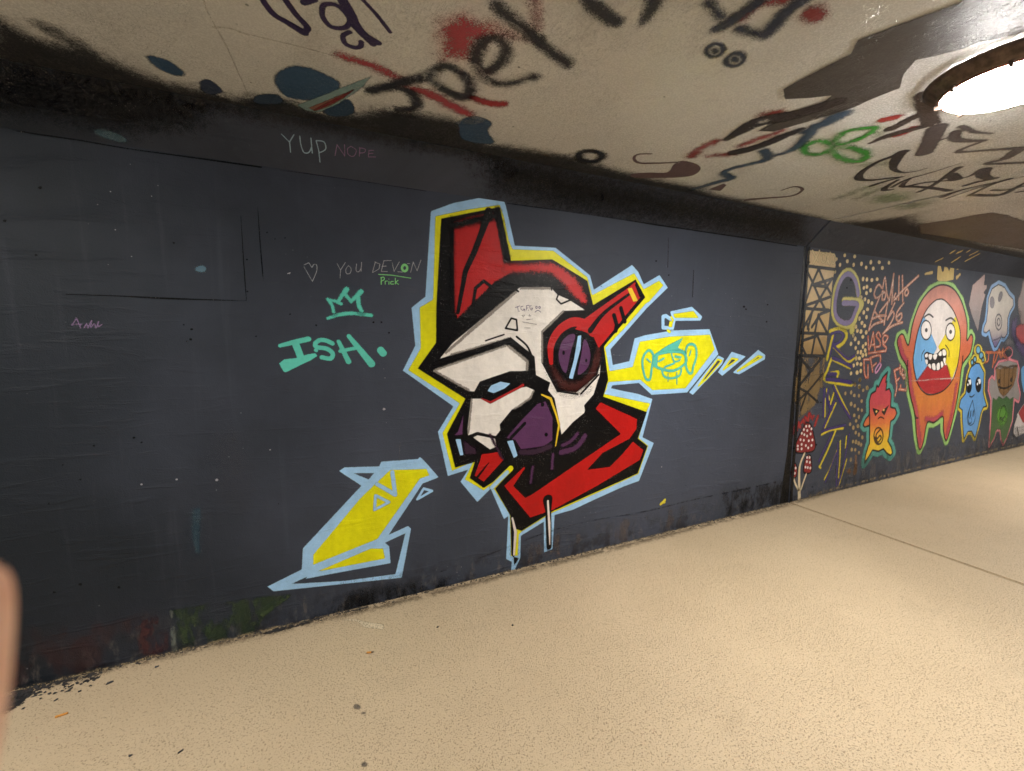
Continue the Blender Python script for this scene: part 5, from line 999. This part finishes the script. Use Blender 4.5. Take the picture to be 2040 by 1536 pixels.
chip(872, 1250, 0.006, 0.003, 0.1, 'tiny dark chip on the floor left of the small round black chip')
chip(112, 1395, 0.008, 0.004, 0.5, 'small dark chip just above the plain cigarette butt')
chip(360, 1498, 0.010, 0.003, 0.7, 'thin dark sliver on the floor at the bottom of the picture')
chip(260, 1506, 0.007, 0.004, 0.4, 'brown crumb left of the thin dark sliver at the bottom')

# ------------------------------------------------------------------ the photographer's hand at the lens
def skin_material():
    m, b, bs, out = new_mat('skin')
    tc = b.n('ShaderNodeTexCoord').outputs['Object']
    c = b.mix(b.ramp(b.noise(tc, 60, 4, .6), .3, .7), lin(204, 152, 122), lin(224, 178, 150))
    b.l(c, bs.inputs['Base Color']); bs.inputs['Roughness'].default_value = .5
    bs.inputs['Subsurface Weight'].default_value = .15; bs.inputs['Subsurface Radius'].default_value = (.01, .004, .002)
    return m
def photographer_hand():
    """bare hand held beside the lens: the tip of the forefinger reaches into the lower left of the view"""
    J = {  # right, up, forward of the lens in metres, radius
        'tip': (-0.0988, -0.0310, 0.0750, 0.0070), 'tip2': (-0.0990, -0.0400, 0.0752, 0.0082), 'dip': (-0.1006, -0.0620, 0.0755, 0.0078), 'pip': (-0.1056, -0.0920, 0.0720, 0.0092), 'mcp': (-0.1130, -0.1320, 0.0560, 0.0105),
        'palm': (-0.1180, -0.1600, 0.0330, 0.0190), 'heel': (-0.1240, -0.1950, 0.0120, 0.0210), 'wrist': (-0.1300, -0.2280, -0.0080, 0.0235), 'fore1': (-0.1500, -0.3200, -0.0700, 0.0320), 'elbow': (-0.1900, -0.4300, -0.1500, 0.0400),
        'm0': (-0.1260, -0.1330, 0.0480, 0.0108), 'm1': (-0.1340, -0.1010, 0.0600, 0.0095), 'm2': (-0.1330, -0.0820, 0.0480, 0.0086), 'm3': (-0.1290, -0.0830, 0.0300, 0.0076),
        'r0': (-0.1390, -0.1380, 0.0400, 0.0102), 'r1': (-0.1490, -0.1100, 0.0500, 0.0090), 'r2': (-0.1480, -0.0930, 0.0390, 0.0082), 'r3': (-0.1430, -0.0930, 0.0220, 0.0073),
        'l0': (-0.1500, -0.1460, 0.0310, 0.0094), 'l1': (-0.1620, -0.1240, 0.0390, 0.0080), 'l2': (-0.1610, -0.1110, 0.0300, 0.0072), 'l3': (-0.1560, -0.1110, 0.0170, 0.0064),
        't0': (-0.1030, -0.1800, 0.0160, 0.0140), 't1': (-0.0900, -0.1530, 0.0060, 0.0112), 't2': (-0.0840, -0.1260, 0.0000, 0.0100), 't3': (-0.0810, -0.1020, -0.0030, 0.0082)}
    ED = [('tip', 'tip2'), ('tip2', 'dip'), ('dip', 'pip'), ('pip', 'mcp'), ('mcp', 'palm'), ('palm', 'heel'), ('heel', 'wrist'), ('wrist', 'fore1'), ('fore1', 'elbow')]
    for f in 'mrl': ED += [('palm', f+'0'), (f+'0', f+'1'), (f+'1', f+'2'), (f+'2', f+'3')]
    ED += [('heel', 't0'), ('t0', 't1'), ('t1', 't2'), ('t2', 't3')]
    keys = list(J); me = bpy.data.meshes.new('person')
    base = CAM + rgt*J['elbow'][0] + upv*J['elbow'][1] + fwd*J['elbow'][2]
    co = [tuple(CAM + rgt*a + upv*b_ + fwd*c - base) for a, b_, c, r in J.values()]
    me.from_pydata(co, [(keys.index(a), keys.index(b_)) for a, b_ in ED], [])
    o = link_mesh('person', me, skin_material()); o.location = tuple(base)
    sk = o.modifiers.new('skin', 'SKIN'); sk.use_smooth_shade = True
    for k, d in zip(keys, me.skin_vertices[0].data):
        d.radius = (J[k][3], J[k][3]); d.use_root = (k == 'palm')
    ss = o.modifiers.new('subdivision', 'SUBSURF'); ss.levels = 2; ss.render_levels = 2
    tag(o, "photographer's bare hand, one blurred fingertip reaching in at the lower left edge", 'person')
photographer_hand()
